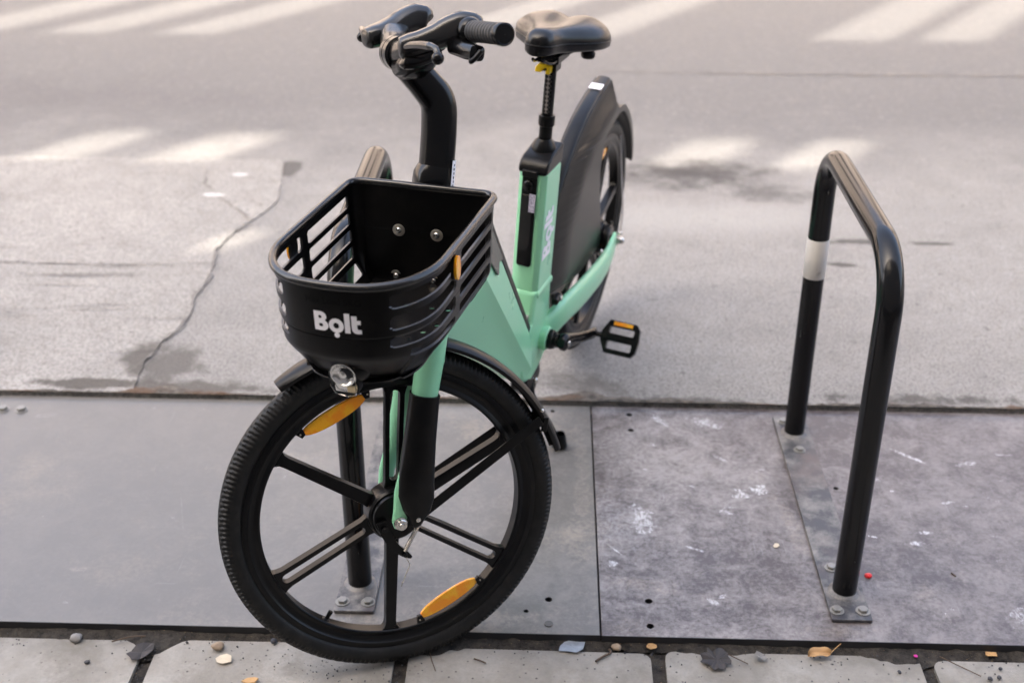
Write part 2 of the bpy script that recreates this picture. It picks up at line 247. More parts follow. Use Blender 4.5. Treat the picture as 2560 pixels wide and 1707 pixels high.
STP = [(-1.14, 3.06, 0.08, 0.12, 0.3, 0.35, 8, 0.4, (0.085, 0.075, 0.065), 0.85), (-1.25, 2.92, 0.22, 0.035, 0, 0.4, 12, 0.4, (0.07, 0.06, 0.05), 0.85), (-1.95, 2.91, 0.6, 0.022, 0, 0.45, 14, 0.5, (0.11, 0.07, 0.045), 0.85), (-1.27, 4.35, 0.05, 0.02, 0, 0.3, 20, 0.4, (0.62, 0.60, 0.58), 0.8), (-1.22, 4.57, 0.04, 0.02, 0, 0.3, 20, 0.4, (0.6, 0.58, 0.56), 0.7)]
MAT['road_patch'] = road_mat('pale_patched_asphalt', (0.262, 0.243, 0.222), (0.375, 0.350, 0.322), STP, grooves=True)
MAT['crack'] = simple('crack_dirt', (0.17, 0.155, 0.14), 0.95, nscale=25, namt=0.6)
MAT['wall'] = simple('rendered_wall', (0.20, 0.185, 0.165), 0.85, nscale=3, namt=0.08)
MAT['pink_wall'] = simple('pink_render', (0.52, 0.45, 0.42), 0.85, nscale=3, namt=0.08)
MAT['window'] = simple('window_glass', (0.03, 0.035, 0.04), 0.08)
MAT['leaf_dry'] = simple('dry_leaf', (0.42, 0.24, 0.10), 0.6, nscale=60, namt=0.25, bumpamt=0.3)
MAT['leaf_dark'] = simple('rotten_leaf', (0.035, 0.030, 0.030), 0.7, nscale=60, namt=0.5, bumpamt=0.5)
MAT['twig'] = simple('twig_bark', (0.085, 0.055, 0.035), 0.8, nscale=80, namt=0.3)
MAT['paper'] = simple('cream_paper', (0.55, 0.47, 0.35), 0.7, nscale=40, namt=0.15)
MAT['wood'] = simple('wood_chip', (0.50, 0.29, 0.12), 0.7, nscale=50, namt=0.2)
MAT['scrap'] = simple('blue_grey_foil', (0.26, 0.29, 0.33), 0.45, nscale=70, namt=0.4)
MAT['stone'] = simple('grey_stone', (0.20, 0.19, 0.18), 0.8, nscale=60, namt=0.4)
MAT['tan_stone'] = simple('tan_stone', (0.30, 0.22, 0.15), 0.7, nscale=50, namt=0.3)
MAT['grit'] = simple('dark_grit', (0.045, 0.045, 0.05), 0.8, nscale=60, namt=0.4)
MAT['red'] = simple('red_plastic', (0.62, 0.015, 0.02), 0.3)
MAT['magenta'] = simple('magenta_plastic', (0.60, 0.02, 0.28), 0.4)
MAT['sprout'] = simple('seedling_green', (0.20, 0.40, 0.05), 0.5)

# ------------------------------------------------------------------ mesh helpers
class MB:
    def __init__(s): s.v = []; s.f = []
    def add(s, vs, fs, M=None):
        k = len(s.v); s.v += [tuple(M @ Vector(v)) if M is not None else tuple(v) for v in vs]; s.f += [tuple(i + k for i in f) for f in fs]; return s
    def loft(s, loops, close=True, cap0=True, cap1=True, M=None):
        n = len(loops[0]); vs = [p for L in loops for p in L]; fs = []
        for i in range(len(loops) - 1):
            for j in range(n if close else n - 1):
                a, b = i * n + j, i * n + (j + 1) % n; fs.append((a, b, b + n, a + n))
        if cap0 and close: fs.append(tuple(range(n))[::-1])
        if cap1 and close: fs.append(tuple(range((len(loops) - 1) * n, len(loops) * n)))
        return s.add(vs, fs, M)
    def tube(s, path, r, seg=12, cap=True, M=None, closed=False):
        P = [Vector(p) for p in path]; n = len(P); rr = r if isinstance(r, (list, tuple)) else [r] * n; loops = []; X = None
        for i, p in enumerate(P):
            if closed: t = (P[(i + 1) % n] - P[i - 1]).normalized()
            else: t = (P[min(i + 1, n - 1)] - P[max(i - 1, 0)]).normalized()
            if X is None: X = t.orthogonal().normalized()
            X = (X - t * X.dot(t)).normalized(); Y = t.cross(X)
            loops.append([p + rr[i] * (cos(2 * pi * k / seg) * X + sin(2 * pi * k / seg) * Y) for k in range(seg)])
        if closed:
            # best rotational match for the last ring
            loops.append(loops[0]); return s.loft(loops, True, False, False, M)
        return s.loft(loops, True, cap, cap, M)
    def lathe(s, prof, seg=48, M=None, axis='y', closed=False):
        """prof: (radius, along-axis) pairs; axis y unless told"""
        loops = []
        for i in range(seg):
            a = 2 * pi * i / seg; c, n = cos(a), sin(a)
            loops.append([(r * c, h, r * n) if axis == 'y' else (r * c, r * n, h) for r, h in prof])
        n = len(prof); vs = [p for L in loops for p in L]; fs = []
        for i in range(seg):
            for j in range(n if closed else n - 1):
                a, b = i * n + j, i * n + (j + 1) % n; c, d = ((i + 1) % seg) * n + j, ((i + 1) % seg) * n + (j + 1) % n; fs.append((a, c, d, b))
        return s.add(vs, fs, M)
    def prism(s, outer, holes=(), t0=0.0, t1=1.0, M=None, axis='z'):
        """2-D outline with holes given a thickness along z (or y: then (x,y) -> (x,.,z))"""
        loops = [list(outer)] + [list(h) for h in holes]; flat = [p for L in loops for p in L]; nf = len(flat)
        tris = tessellate_polygon([[Vector((p[0], p[1], 0)) for p in L] for L in loops])
        def P(p, t): return (p[0], p[1], t) if axis == 'z' else ((p[0], t, p[1]) if axis == 'y' else (t, p[0], p[1]))
        vs = [P(p, t0) for p in flat] + [P(p, t1) for p in flat]; fs = []
        for a, b, c in tris: fs.append((c, b, a)); fs.append((a + nf, b + nf, c + nf))
        k = 0
        for L in loops:
            m = len(L)
            for i in range(m):
                a, b = k + i, k + (i + 1) % m; fs.append((a, b, b + nf, a + nf))
            k += m
        return s.add(vs, fs, M)
    def box(s, c, d, M=None):
        x, y, z = c; a, b, e = d[0] / 2, d[1] / 2, d[2] / 2
        vs = [(x + i * a, y + j * b, z + k * e) for i in (-1, 1) for j in (-1, 1) for k in (-1, 1)]
        return s.add(vs, [(0, 1, 3, 2), (4, 6, 7, 5), (0, 4, 5, 1), (2, 3, 7, 6), (0, 2, 6, 4), (1, 5, 7, 3)], M)
    def sphere(s, c, r, seg=16, M=None, rings=10):
        r = r if isinstance(r, (tuple, list)) else (r, r, r); loops = []
        for i in range(rings + 1):
            a = -pi / 2 + pi * i / rings; a = max(-pi / 2 + 0.02, min(pi / 2 - 0.02, a))
            loops.append([(c[0] + r[0] * cos(a) * cos(2 * pi * k / seg), c[1] + r[1] * cos(a) * sin(2 * pi * k / seg), c[2] + r[2] * sin(a)) for k in range(seg)])
        return s.loft(loops, M=M)
    def build(s, name, mat, parent=None, smooth=38, bevel=0.0, bseg=2, solid=0.0, M=None):
        me = bpy.data.meshes.new(name); vs = [tuple(M @ Vector(v)) for v in s.v] if M is not None else s.v
        me.from_pydata(vs, [], s.f); bm = bmesh.new(); bm.from_mesh(me); bmesh.ops.recalc_face_normals(bm, faces=bm.faces); bm.to_mesh(me); bm.free()
        me.materials.append(MAT[mat] if isinstance(mat, str) else mat)
        if smooth:
            me.polygons.foreach_set('use_smooth', [True] * len(me.polygons)); me.set_sharp_from_angle(angle=radians(smooth))
        o = bpy.data.objects.new(name, me); COL.objects.link(o); o.parent = parent
        if solid: md = o.modifiers.new('solid', 'SOLIDIFY'); md.thickness = solid; md.offset = 0
        if bevel: md = o.modifiers.new('bevel', 'BEVEL'); md.width = bevel; md.segments = bseg; md.limit_method = 'ANGLE'; md.angle_limit = radians(35); md.harden_normals = True
        return o
def tag(o, label=None, cat=None, group=None, kind=None):
    for k, v in (('label', label), ('category', cat), ('group', group), ('kind', kind)):
        if v: o[k] = v
    return o
def empty(name, M, label, cat, group=None):
    o = bpy.data.objects.new(name, None); COL.objects.link(o); o.matrix_world = M; o.empty_display_size = 0.1; return tag(o, label, cat, group)
def copy_tree(o, parent=None):
    c = o.copy(); COL.objects.link(c); c.parent = parent
    for ch in list(o.children): copy_tree(ch, c)
    return c
def circle(cx, cy, r, n=14, ry=None):
    return [(cx + r * cos(2 * pi * k / n), cy + (ry or r) * sin(2 * pi * k / n)) for k in range(n)]
def rrect(x0, y0, x1, y1, r, n=5):
    out = []
    for cx, cy, a0 in ((x1 - r, y1 - r, 0), (x0 + r, y1 - r, 90), (x0 + r, y0 + r, 180), (x1 - r, y0 + r, 270)):
        out += [(cx + r * cos(radians(a0 + 90 * k / n)), cy + r * sin(radians(a0 + 90 * k / n))) for k in range(n + 1)]
    return out
def spline(pts, n=8):
    """Catmull-Rom through the points (any dimension)"""
    P = [Vector(p) for p in pts]; out = []
    for i in range(len(P) - 1):
        a, b, c, d = P[max(i - 1, 0)], P[i], P[i + 1], P[min(i + 2, len(P) - 1)]
        for k in range(n):
            t = k / n; out.append(0.5 * ((2 * b) + (c - a) * t + (2 * a - 5 * b + 4 * c - d) * t * t + (3 * b - a - 3 * c + d) * t ** 3))
    out.append(P[-1]); return out
def lerp(a, b, t): return a + (b - a) * t
def basis(o, x, y, z):
    return Matrix(((x[0], y[0], z[0], o[0]), (x[1], y[1], z[1], o[1]), (x[2], y[2], z[2], o[2]), (0, 0, 0, 1)))

# ------------------------------------------------------------------ setting: ground, road, platform, pavement
PAVE_Z, ROAD_Z = -0.022, 0.008
g = MB(); g.add([(-300, -300, -0.20), (300, -300, -0.20), (300, 300, -0.20), (-300, 300, -0.20)], [(0, 1, 2, 3)]); tag(g.build('ground', 'road', smooth=0), kind='structure')
road = MB(); road.prism([(-60, 2.872), (60, 2.872), (60, 60), (-60, 60)], t0=-0.19, t1=ROAD_Z); road = tag(road.build('road', 'road', smooth=0), kind='structure')
# pale asphalt repair with its ragged edge, a thin layer on the road
def ragged(pts, amp, step, seed):
    out = []
    for i in range(len(pts)):
        a, b = Vector(pts[i]), Vector(pts[(i + 1) % len(pts)]); n = max(1, int((b - a).length / step)); nr = Vector((-(b - a).y, (b - a).x)).normalized()
        for k in range(n):
            p = a.lerp(b, k / n); d = amp * (noise.noise(Vector((p.x * 9, p.y * 9, seed))) + 0.5 * noise.noise(Vector((p.x * 31, p.y * 31, seed)))); out.append((p.x + nr.x * d, p.y + nr.y * d))
    return out
CRK = [(-1.071, 4.101), (-1.107, 4.007), (-1.135, 3.831), (-1.109, 3.685), (-1.101, 3.562), (-1.111, 3.474), (-1.094, 3.362), (-1.102, 3.255), (-1.134, 3.177), (-1.136, 3.103), (-1.147, 3.043)]
patch = MB(); patch.prism(ragged([(-8, 2.876), (-1.13, 2.876), (-1.147, 3.043)] + CRK[::-1][1:] + [(-1.02, 4.3), (-1.06, 4.6), (-1.09, 4.75), (-8, 4.80)], 0.012, 0.03, 3.1), t0=ROAD_Z - 0.02, t1=ROAD_Z + 0.005)
patch.build('repair_patch', 'road_patch', road, smooth=0)
def ribbon(name, pts, w, z, mat, parent, seed, n=14):
    P = [Vector((p[0], p[1])) for p in pts]; Q = []
    for i in range(len(P) - 1):
        for k in range(n): Q.append(P[i].lerp(P[i + 1], k / n))
    Q.append(P[-1]); vs = []; fs = []
    for i, q in enumerate(Q):
        t = (Q[min(i + 1, len(Q) - 1)] - Q[max(i - 1, 0)]).normalized(); nr = Vector((-t.y, t.x)); e = sin(pi * min(1, max(0, i / (len(Q) - 1)))) ** 0.4
        o = 0.012 * noise.noise(Vector((q.x * 14, q.y * 14, seed))) + 0.006 * noise.noise(Vector((q.x * 50, q.y * 50, seed)))
        ww = w * e * max(0.06, 0.5 + 1.9 * noise.noise(Vector((q.x * 17, q.y * 17, seed + 5))) + 0.8 * noise.noise(Vector((q.x * 60, q.y * 60, seed + 5)))) + 0.0005
        for s in (-1, 1): vs.append((q.x + nr.x * (o + s * ww), q.y + nr.y * (o + s * ww), z))
    for i in range(len(Q) - 1): fs.append((2 * i, 2 * i + 1, 2 * i + 3, 2 * i + 2))
    return MB().add(vs, fs).build(name, mat, parent, smooth=0)
ribbon('crack', CRK + [(-1.2, 2.93)], 0.005, ROAD_Z + 0.0075, 'crack', road, 1.0, 10)
ribbon('crack', [(-1.365, 4.631), (-1.328, 4.454), (-1.218, 4.29), (-1.11, 4.156), (-1.071, 4.101)], 0.006, ROAD_Z + 0.0075, 'crack', road, 2.0)
ribbon('seam', [(0.05, 6.12), (0.9, 6.10), (1.6, 6.10), (2.4, 6.11), (3.6, 6.13)], 0.011, ROAD_Z + 0.004, 'crack', road, 4.0, 30)
ribbon('groove', [(-2.6, 3.70), (-1.83, 3.707), (-1.5, 3.70), (-1.1, 3.725)], 0.004, ROAD_Z + 0.0085, 'crack', road, 6.0, 20)
ribbon('groove', [(-2.4, 3.32), (-1.9, 3.325), (-1.55, 3.31)], 0.003, ROAD_Z + 0.0085, 'crack', road, 8.0, 20)

# raised platform of boards the racks are bolted to
plat = MB(); plat.prism([(-4.0, 1.975), (4.0, 1.975), (4.0, 2.855), (-4.0, 2.855)], t0=-0.15, t1=-0.0195); plat = tag(plat.build('platform', 'board_edge', smooth=0), kind='structure')
HOLES_A = [(0.011, 2.066, 0.0075), (-0.036, 2.027, 0.005), (0.016, 2.838, 0.006)]
HOLES_B = [(0.223, 2.068, 0.0078), (0.221, 1.989, 0.0075), (0.220, 2.827, 0.0078), (0.220, 2.749, 0.0075), (0.702, 2.502, 0.006)]
def panel(x0, x1, holes, mat):
    b = MB(); b.prism([(x0, 1.955), (x1, 1.956), (x1, 2.868), (x0, 2.868)], [circle(h[0], h[1], h[2]) for h in holes], -0.019, 0.0)
    return b.build('panel', mat, plat, smooth=0, bevel=0.0012, bseg=1)
pa = panel(-2.2, 0.1172, HOLES_A, 'panel_a'); pa['label'] = 'smooth grey board left of the joint'
pb = panel(0.1202, 2.6, HOLES_B, 'panel_b'); pb['label'] = 'scuffed purplish board right of the joint'
for q in (pa, pb):
    q.data.materials.append(MAT['board_edge'])
    for pl in q.data.polygons:
        if abs(pl.normal.z) < 0.5: pl.material_index = 1
MB().lathe([(0.0005, 0.0), (0.0088, 0.0), (0.0092, -0.001)], 16, axis='z', M=Matrix.Translation((0.012, 1.987, 0.0022))).build('hole_plug', 'plug', plat)
def hexbolt(parent, x, y, z, r=0.0105, h=0.007, rot=0.3, mat='zinc'):
    hexa = [(r * cos(rot + pi * k / 3), r * sin(rot + pi * k / 3)) for k in range(6)]; hx = []
    for k in range(6):
        for q in range(3): hx.append((lerp(hexa[k][0], hexa[(k + 1) % 6][0], q / 3), lerp(hexa[k][1], hexa[(k + 1) % 6][1], q / 3)))
    rnd = [(r * 1.45 * cos(rot + 2 * pi * k / 18), r * 1.45 * sin(rot + 2 * pi * k / 18)) for k in range(18)]
    b = MB().loft([[(x + p[0], y + p[1], z + h_) for p in L] for L, h_ in ((rnd, -0.001), (rnd, 0.0018), (hx, 0.0020), (hx, h - 0.001), ([(p[0] * 0.9, p[1] * 0.9) for p in hx], h))])
    return b.build('bolt', mat, parent, smooth=30)
hexbolt(plat, -1.452, 2.792, 0.0, 0.012, 0.010, 0.1); hexbolt(plat, -1.402, 2.791, 0.0, 0.012, 0.010, 0.5)

# pavement: dirt bed with concrete slabs
pav = MB(); pav.prism([(-6, -3.0), (6, -3.0), (6, 1.975), (-6, 1.975)], t0=-0.15, t1=PAVE_Z - 0.010); pav = tag(pav.build('pavement', 'dirt', smooth=0), kind='structure')
JX = [-2.40, -1.86, -1.33, -0.80, -0.284, 0.233, 0.771, 1.30, 1.84, 2.38]
for row in range(3):
    y1 = 1.934 - row * 0.40; y0 = y1 - 0.388
    for i in range(len(JX) - 1):
        sh = 0.0 if row == 0 else 0.26 * (row % 2); lean = 0.10 * (JX[i] + 0.28) * -0.1
        x0, x1 = JX[i] + 0.014 + sh, JX[i + 1] - 0.014 + sh
        out = rrect(x0, y0, x1, y1 + (0.006 if i % 2 else -0.002), 0.022, 4); b = MB()
        out = [(x + 0.0022 * noise.noise(Vector((x * 23, y * 23, i))) , y + 0.0020 * noise.noise(Vector((x * 27, y * 27, i + 9)))) for x, y in sum([[out[k], ((out[k][0] + out[(k + 1) % len(out)][0]) / 2, (out[k][1] + out[(k + 1) % len(out)][1]) / 2)] for k in range(len(out))], [])]
        b.prism(out, t0=PAVE_Z - 0.05, t1=PAVE_Z + random.uniform(-0.002, 0.001)); b.build('paving_slab', 'slab', pav, smooth=0, bevel=0.004, bseg=3)
# dirt washed up against the boards and in the joints
def dirt_strip(seed, x0, x1, base_y, wfun, n=420):
    b = MB(); vs = []; fs = []; m = 7
    for i in range(n + 1):
        x = lerp(x0, x1, i / n); w = wfun(x)
        for j in range(m):
            t = j / (m - 1); y = base_y - w * t
            z = PAVE_Z + 0.0075 * (1 - t) ** 1.3 + 0.006 * (noise.noise(Vector((x * 40, y * 40, seed))) + 0.4) * (1 - t) - 0.004 * t - (0.004 if w < 0.012 else 0)
            vs.append((x, y, z))
    for i in range(n):
        for j in range(m - 1): a = i * m + j; fs.append((a, a + 1, a + m + 1, a + m))
    return b.add(vs, fs)
def wdirt(x):
    n1 = noise.noise(Vector((x * 5, 1.7, 0))); n2 = noise.noise(Vector((x * 19, 4.2, 0))); n3 = noise.noise(Vector((x * 60, 9.2, 0)))
    w = 0.027 + 0.014 * n1 + 0.010 * n2 + 0.005 * n3
    for c, s, a in ((-0.80, 0.05, 0.06), (-0.25, 0.09, 0.05), (0.36, 0.06, 0.02), (0.73, 0.07, 0.035), (-0.98, 0.04, 0.015)): w += a * math.exp(-((x - c) / s) ** 2)
    return max(0.008, w)
tag(dirt_strip(2.0, -1.6, 1.5, 1.962, wdirt, 700).build('dirt', 'dirt', smooth=60), 'dark gritty dirt banked along the front edge of the boards', 'dirt', kind='stuff')
def wrear(x):
    n1 = noise.noise(Vector((x * 3.1, 7.7, 0))); n2 = noise.noise(Vector((x * 14, 2.2, 0))); n3 = noise.noise(Vector((x * 47, 5.2, 0)))
    w = 0.016 + 0.020 * n1 + 0.014 * n2 + 0.007 * n3
    for c, sg_, a in ((0.10, 0.12, 0.05), (1.05, 0.22, 0.03), (-1.05, 0.16, 0.06), (0.40, 0.15, 0.012)): w += a * math.exp(-((x - c) / sg_) ** 2) * (0.75 + 0.6 * n2)
    return max(0.002, w)
rd = MB(); vs = []; fs = []; NR = 900
for i in range(NR + 1):
    x = lerp(-2.2, 2.0, i / NR); w = wrear(x)
    for j in range(6):
        t = j / 5; y = 2.8685 + w * t; z = ROAD_Z + 0.0095 * (1 - t) ** 0.8 + 0.005 * (noise.noise(Vector((x * 55, y * 55, 3))) + 0.2) * (1 - t) - 0.003 * t; vs.append((x, y, z if y > 2.872 else min(z, ROAD_Z + 0.006)))
for i in range(NR):
    for j in range(5): a = i * 6 + j; fs.append((a, a + 1, a + 7, a + 6))
tag(rd.add(vs, fs).build('dirt', 'road_dirt', smooth=60), 'brown dirt caught between the road and the rear edge of the boards', 'dirt', kind='stuff')
gr = MB()
for k in range(520):
    if k < 210: x = random.uniform(-1.2, 1.1); y = 1.955 - abs(random.gauss(0, 0.03))
    elif k < 330: jx = random.choice([-0.80, -0.284, 0.233, 0.771]); x = jx + random.gauss(0, 0.007); y = random.uniform(1.72, 1.94)
    else: x = random.uniform(-1.2, 1.1); y = random.uniform(1.70, 1.94)
    if k >= 470: x = random.gauss(-0.42, 0.08); y = random.gauss(1.86, 0.03)
    r = random.uniform(0.0008, 0.0022) * (1.0 if k % 17 else 2.0); a = random.random() * 6; sq = random.uniform(0.6, 1)
    vs = [(x + r * cos(a), y + r * sin(a) * sq, PAVE_Z + r * 0.3), (x - r * sin(a), y + r * cos(a) * sq, PAVE_Z + r * 0.5), (x - r * cos(a), y - r * sin(a), PAVE_Z + r * 0.3), (x + r * sin(a), y - r * cos(a), PAVE_Z + r * 0.2), (x, y, PAVE_Z + r * 1.3), (x, y, PAVE_Z - r)]
    gr.add(vs, [(0, 1, 4), (1, 2, 4), (2, 3, 4), (3, 0, 4), (1, 0, 5), (2, 1, 5), (3, 2, 5), (0, 3, 5)])
tag(gr.build('grit', 'grit', smooth=0), 'fine dark grit scattered over the paving slabs', 'grit', kind='stuff')

# ------------------------------------------------------------------ out of view: an added sun-masking wall, and the far house front for reflections
def facade(name, mat, y, th, x0, x1, z1, openings, label):
    root = empty(name, Matrix.Translation(((x0 + x1) / 2, y, 0)), label, 'building'); inv = Matrix.Translation((-(x0 + x1) / 2, -y, 0))
    b = MB(); b.prism([(x0, -0.19), (x1, -0.19), (x1, z1), (x0, z1)], [[(a, c), (bb, c), (bb, d), (a, d)] for a, bb, c, d in openings], y - th, y, axis='y')
    b.build('wall', mat, root, smooth=0, M=inv); return root, inv
TAN = math.tan(SUN_EL); NY = -4.0
def light_slot(xl, xr, ya, yb):
    """opening whose light falls on the road between ya and yb, from xl at ya"""
    ta, tb = (ya - NY) / SUN_D.y, (yb - NY) / SUN_D.y
    return (xl - SUN_D.x * ta, xr - SUN_D.x * ta, ta * TAN, tb * TAN)
LIGHT_SLOTS = []
for xl, w_ in ((-5.6, .4), (-5.0, .4), (-3.55, .42), (-2.89, .40), (-2.27, .40), (-0.80, .40), (-0.10, .42), (1.36, .48), (1.93, .42), (3.45, .42), (4.1, .4), (5.6, .4)): LIGHT_SLOTS.append(light_slot(xl, xl + w_, 6.80, 8.9))
for xl, w_ in ((-4.35, .38), (-3.8, .4), (-2.28, .38), (-1.75, .42), (0.28, .40), (0.80, .38), (2.45, .4), (3.0, .4), (4.6, .4)): LIGHT_SLOTS.append(light_slot(xl + 0.02, xl + w_ - 0.03, 4.74, 5.20))
for xl, w_ in ((-4.2, .2), (-2.9, .2), (-1.28, .18)): LIGHT_SLOTS.append(light_slot(xl, xl + w_, 3.85, 4.12))
nb, _ = facade('sun_mask_wall', 'wall', NY, 0.10, -30, 26, 24.0, LIGHT_SLOTS, 'added unseen wall on the near side, openings shaped to light the road in patches')  # added unseen wall, its openings shaped to throw light patches on the road
fb, inv = facade('apartment_building', 'pink_wall', 15.3, 0.3, -30, 30, 7.2, [], 'pink rendered apartment house front on the far side of the street')
for i in range(14):
    for k in range(2):
        x = -26 + i * 4.0; z = 1.2 + k * 3.3; b = MB(); b.box((x, 14.995 - 0.012, z + 0.95), (1.2, 0.03, 1.9)); w_ = b.build('window', 'window', fb, smooth=0, M=inv)
        c = MB(); c.box((x, 14.93, z - 0.06), (1.5, 0.13, 0.1)); c.build('sill', 'wall', w_, smooth=0, M=inv)

# ------------------------------------------------------------------ bicycle racks
def make_rack():
    root = empty('bike_rack', Matrix.Identity(4), '', 'bike rack', 'tubular bike racks bolted to the boards')
    Y0, Y1, ZT, R = 0.093, 0.728, 0.776, 0.0255; BR = 0.115; p = [(0, Y0, 0.006), (0, Y0, 0.2), (0, Y0, 0.45), (0, Y0, ZT - BR)]
    for k in range(1, 13): a = pi - (pi / 2) * k / 12; p.append((0, Y0 + BR + BR * cos(a), ZT - BR + BR * sin(a)))
    for k in range(0, 13): a = pi / 2 - (pi / 2) * k / 12; p.append((0, Y1 - BR + BR * cos(a), ZT - BR + BR * sin(a)))
    p += [(0, Y1, 0.45), (0, Y1, 0.2), (0, Y1, 0.006)]
    MB().tube(p, R, 28).build('hoop', 'rack', root, smooth=50)
    MB().prism(rrect(-0.043, 0.0, 0.041, 0.806, 0.003, 2), t0=0.0008, t1=0.0085).build('base_plate', 'plate', root, smooth=0, bevel=0.0012)
    for yy in (Y0, Y1):
        w = MB(); w.lathe([(R - 0.002, 0.014), (R + 0.001, 0.0135), (R + 0.006, 0.010), (R + 0.0085, 0.0083), (R + 0.009, 0.0075)], 30, axis='z', M=Matrix.Translation((0, yy, 0))); w.build('weld', 'plate', root)
    for x, y in ((-0.028, 0.028), (0.026, 0.028), (-0.012, 0.170), (0.0, 0.643), (-0.020, 0.778)): hexbolt(root, x, y, 0.0085, 0.0105, 0.0085, x * 40)
    return root
rack_r = make_rack(); rack_r.location = (0.640, 2.012, 0); rack_r.scale.z = 1.0
rack_l = copy_tree(rack_r); rack_l.location = (-0.394, 2.004, 0)
tag(rack_r, 'black tubular bike rack with a white band on its rear post'); tag(rack_l, 'black tubular bike rack standing behind the bicycle wheel and basket')
MB().lathe([(0.02585, 0.452), (0.0262, 0.4525), (0.0262, 0.5515), (0.02585, 0.552)], 30, axis='z', M=Matrix.Translation((0, 0.728, 0))).build('white_band', 'band', rack_r)
#BIKE#
# ------------------------------------------------------------------ the bicycle: frame axes are forward, left, up from the rear contact point
M_FR = basis((0.105, 3.235, 0.012), (-0.3056953, -0.95212939, 0), (0.94981005, -0.30495065, -0.06975647), (0.06641719, -0.02132423, 0.99756405))
M_STW = basis((-0.29581818, 1.95626988, 0.3034919), (-0.91948126, -0.32137158, 0.22643878), (0.36223705, -0.91639196, 0.17032351), (0.15276954, 0.23863379, 0.95901793))
hb = radians(256.2); M_BKW = basis((-0.22351579, 2.04429862, 0.93), (cos(hb), sin(hb), 0), (-sin(hb), cos(hb), 0), (0, 0, 1))
bike = empty('bicycle', M_FR, 'mint green hire bicycle with black front basket, wheel turned aside, on its kickstand', 'bicycle')
INV = M_FR.inverted(); ST = INV @ M_STW; BK = INV @ M_BKW

# ---- wheels (local: x forward, y along the axle to the left, z up)
RT, RHO = 0.33, 0.0225
def tyre_mesh():
    b = MB(); n, m = 216 * 4, 26; vs = []; fs = []
    for i in range(n):
        th = 2 * pi * i / n; k = i % 4; c, s_ = cos(th), sin(th)
        for j in range(m):
            ph = -2.45 + 4.9 * j / (m - 1); ap = abs(ph); side = 1 if ph > 0 else -1
            kk = (i + (2 if side > 0 else 0)) % 4; d = 0.0
            if 0.55 < ap < 1.15: d = 0.0014 if kk in (1, 2) else -0.0016            # shoulder lugs
            elif 0.12 < ap <= 0.55: d = 0.0012 if ((i // 2 + int(ap * 9)) % 4) > 0 else -0.0016  # slanted centre grooves
            elif ap <= 0.12: d = 0.0012
            elif 1.30 < ap < 1.36: d = 0.0007
            r = RT - RHO - 0.001 + (RHO + d) * cos(ph); y = (RHO + d) * sin(ph) * 1.02
            vs.append((r * c, y, r * s_))
    for i in range(n):
        for j in range(m - 1): a = i * m + j; e = ((i + 1) % n) * m + j; fs.append((a, a + 1, e + 1, e))
    return b.add(vs, fs)
def bar_outline(w0, w1, r0=0.042, r1=0.262, flare=0.020):
    right = [(r0, w0 * 1.25), (r0 + 0.02, w0)] + [(lerp(r0 + 0.02, r1 - 0.026, t), lerp(w0, w1, t)) for t in (0.33, 0.66, 1.0)]
    right += [(r1 - 0.016, w1 * 1.12), (r1 - 0.008, w1 + flare * 0.35), (r1 - 0.003, w1 + flare * 0.7), (r1, w1 + flare)]
    return [(r, w) for r, w in right] + [(r, -w) for r, w in right[::-1]]
def slot_outline(r0, r1, w0, w1, n=6):
    out = []
    for k in range(n + 1): a = -pi / 2 + pi * k / n; out.append((r1 + w1 * cos(a), w1 * sin(a)))
    for k in range(n + 1): a = pi / 2 + pi * k / n; out.append((r0 + w0 * cos(a), w0 * sin(a)))
    return out
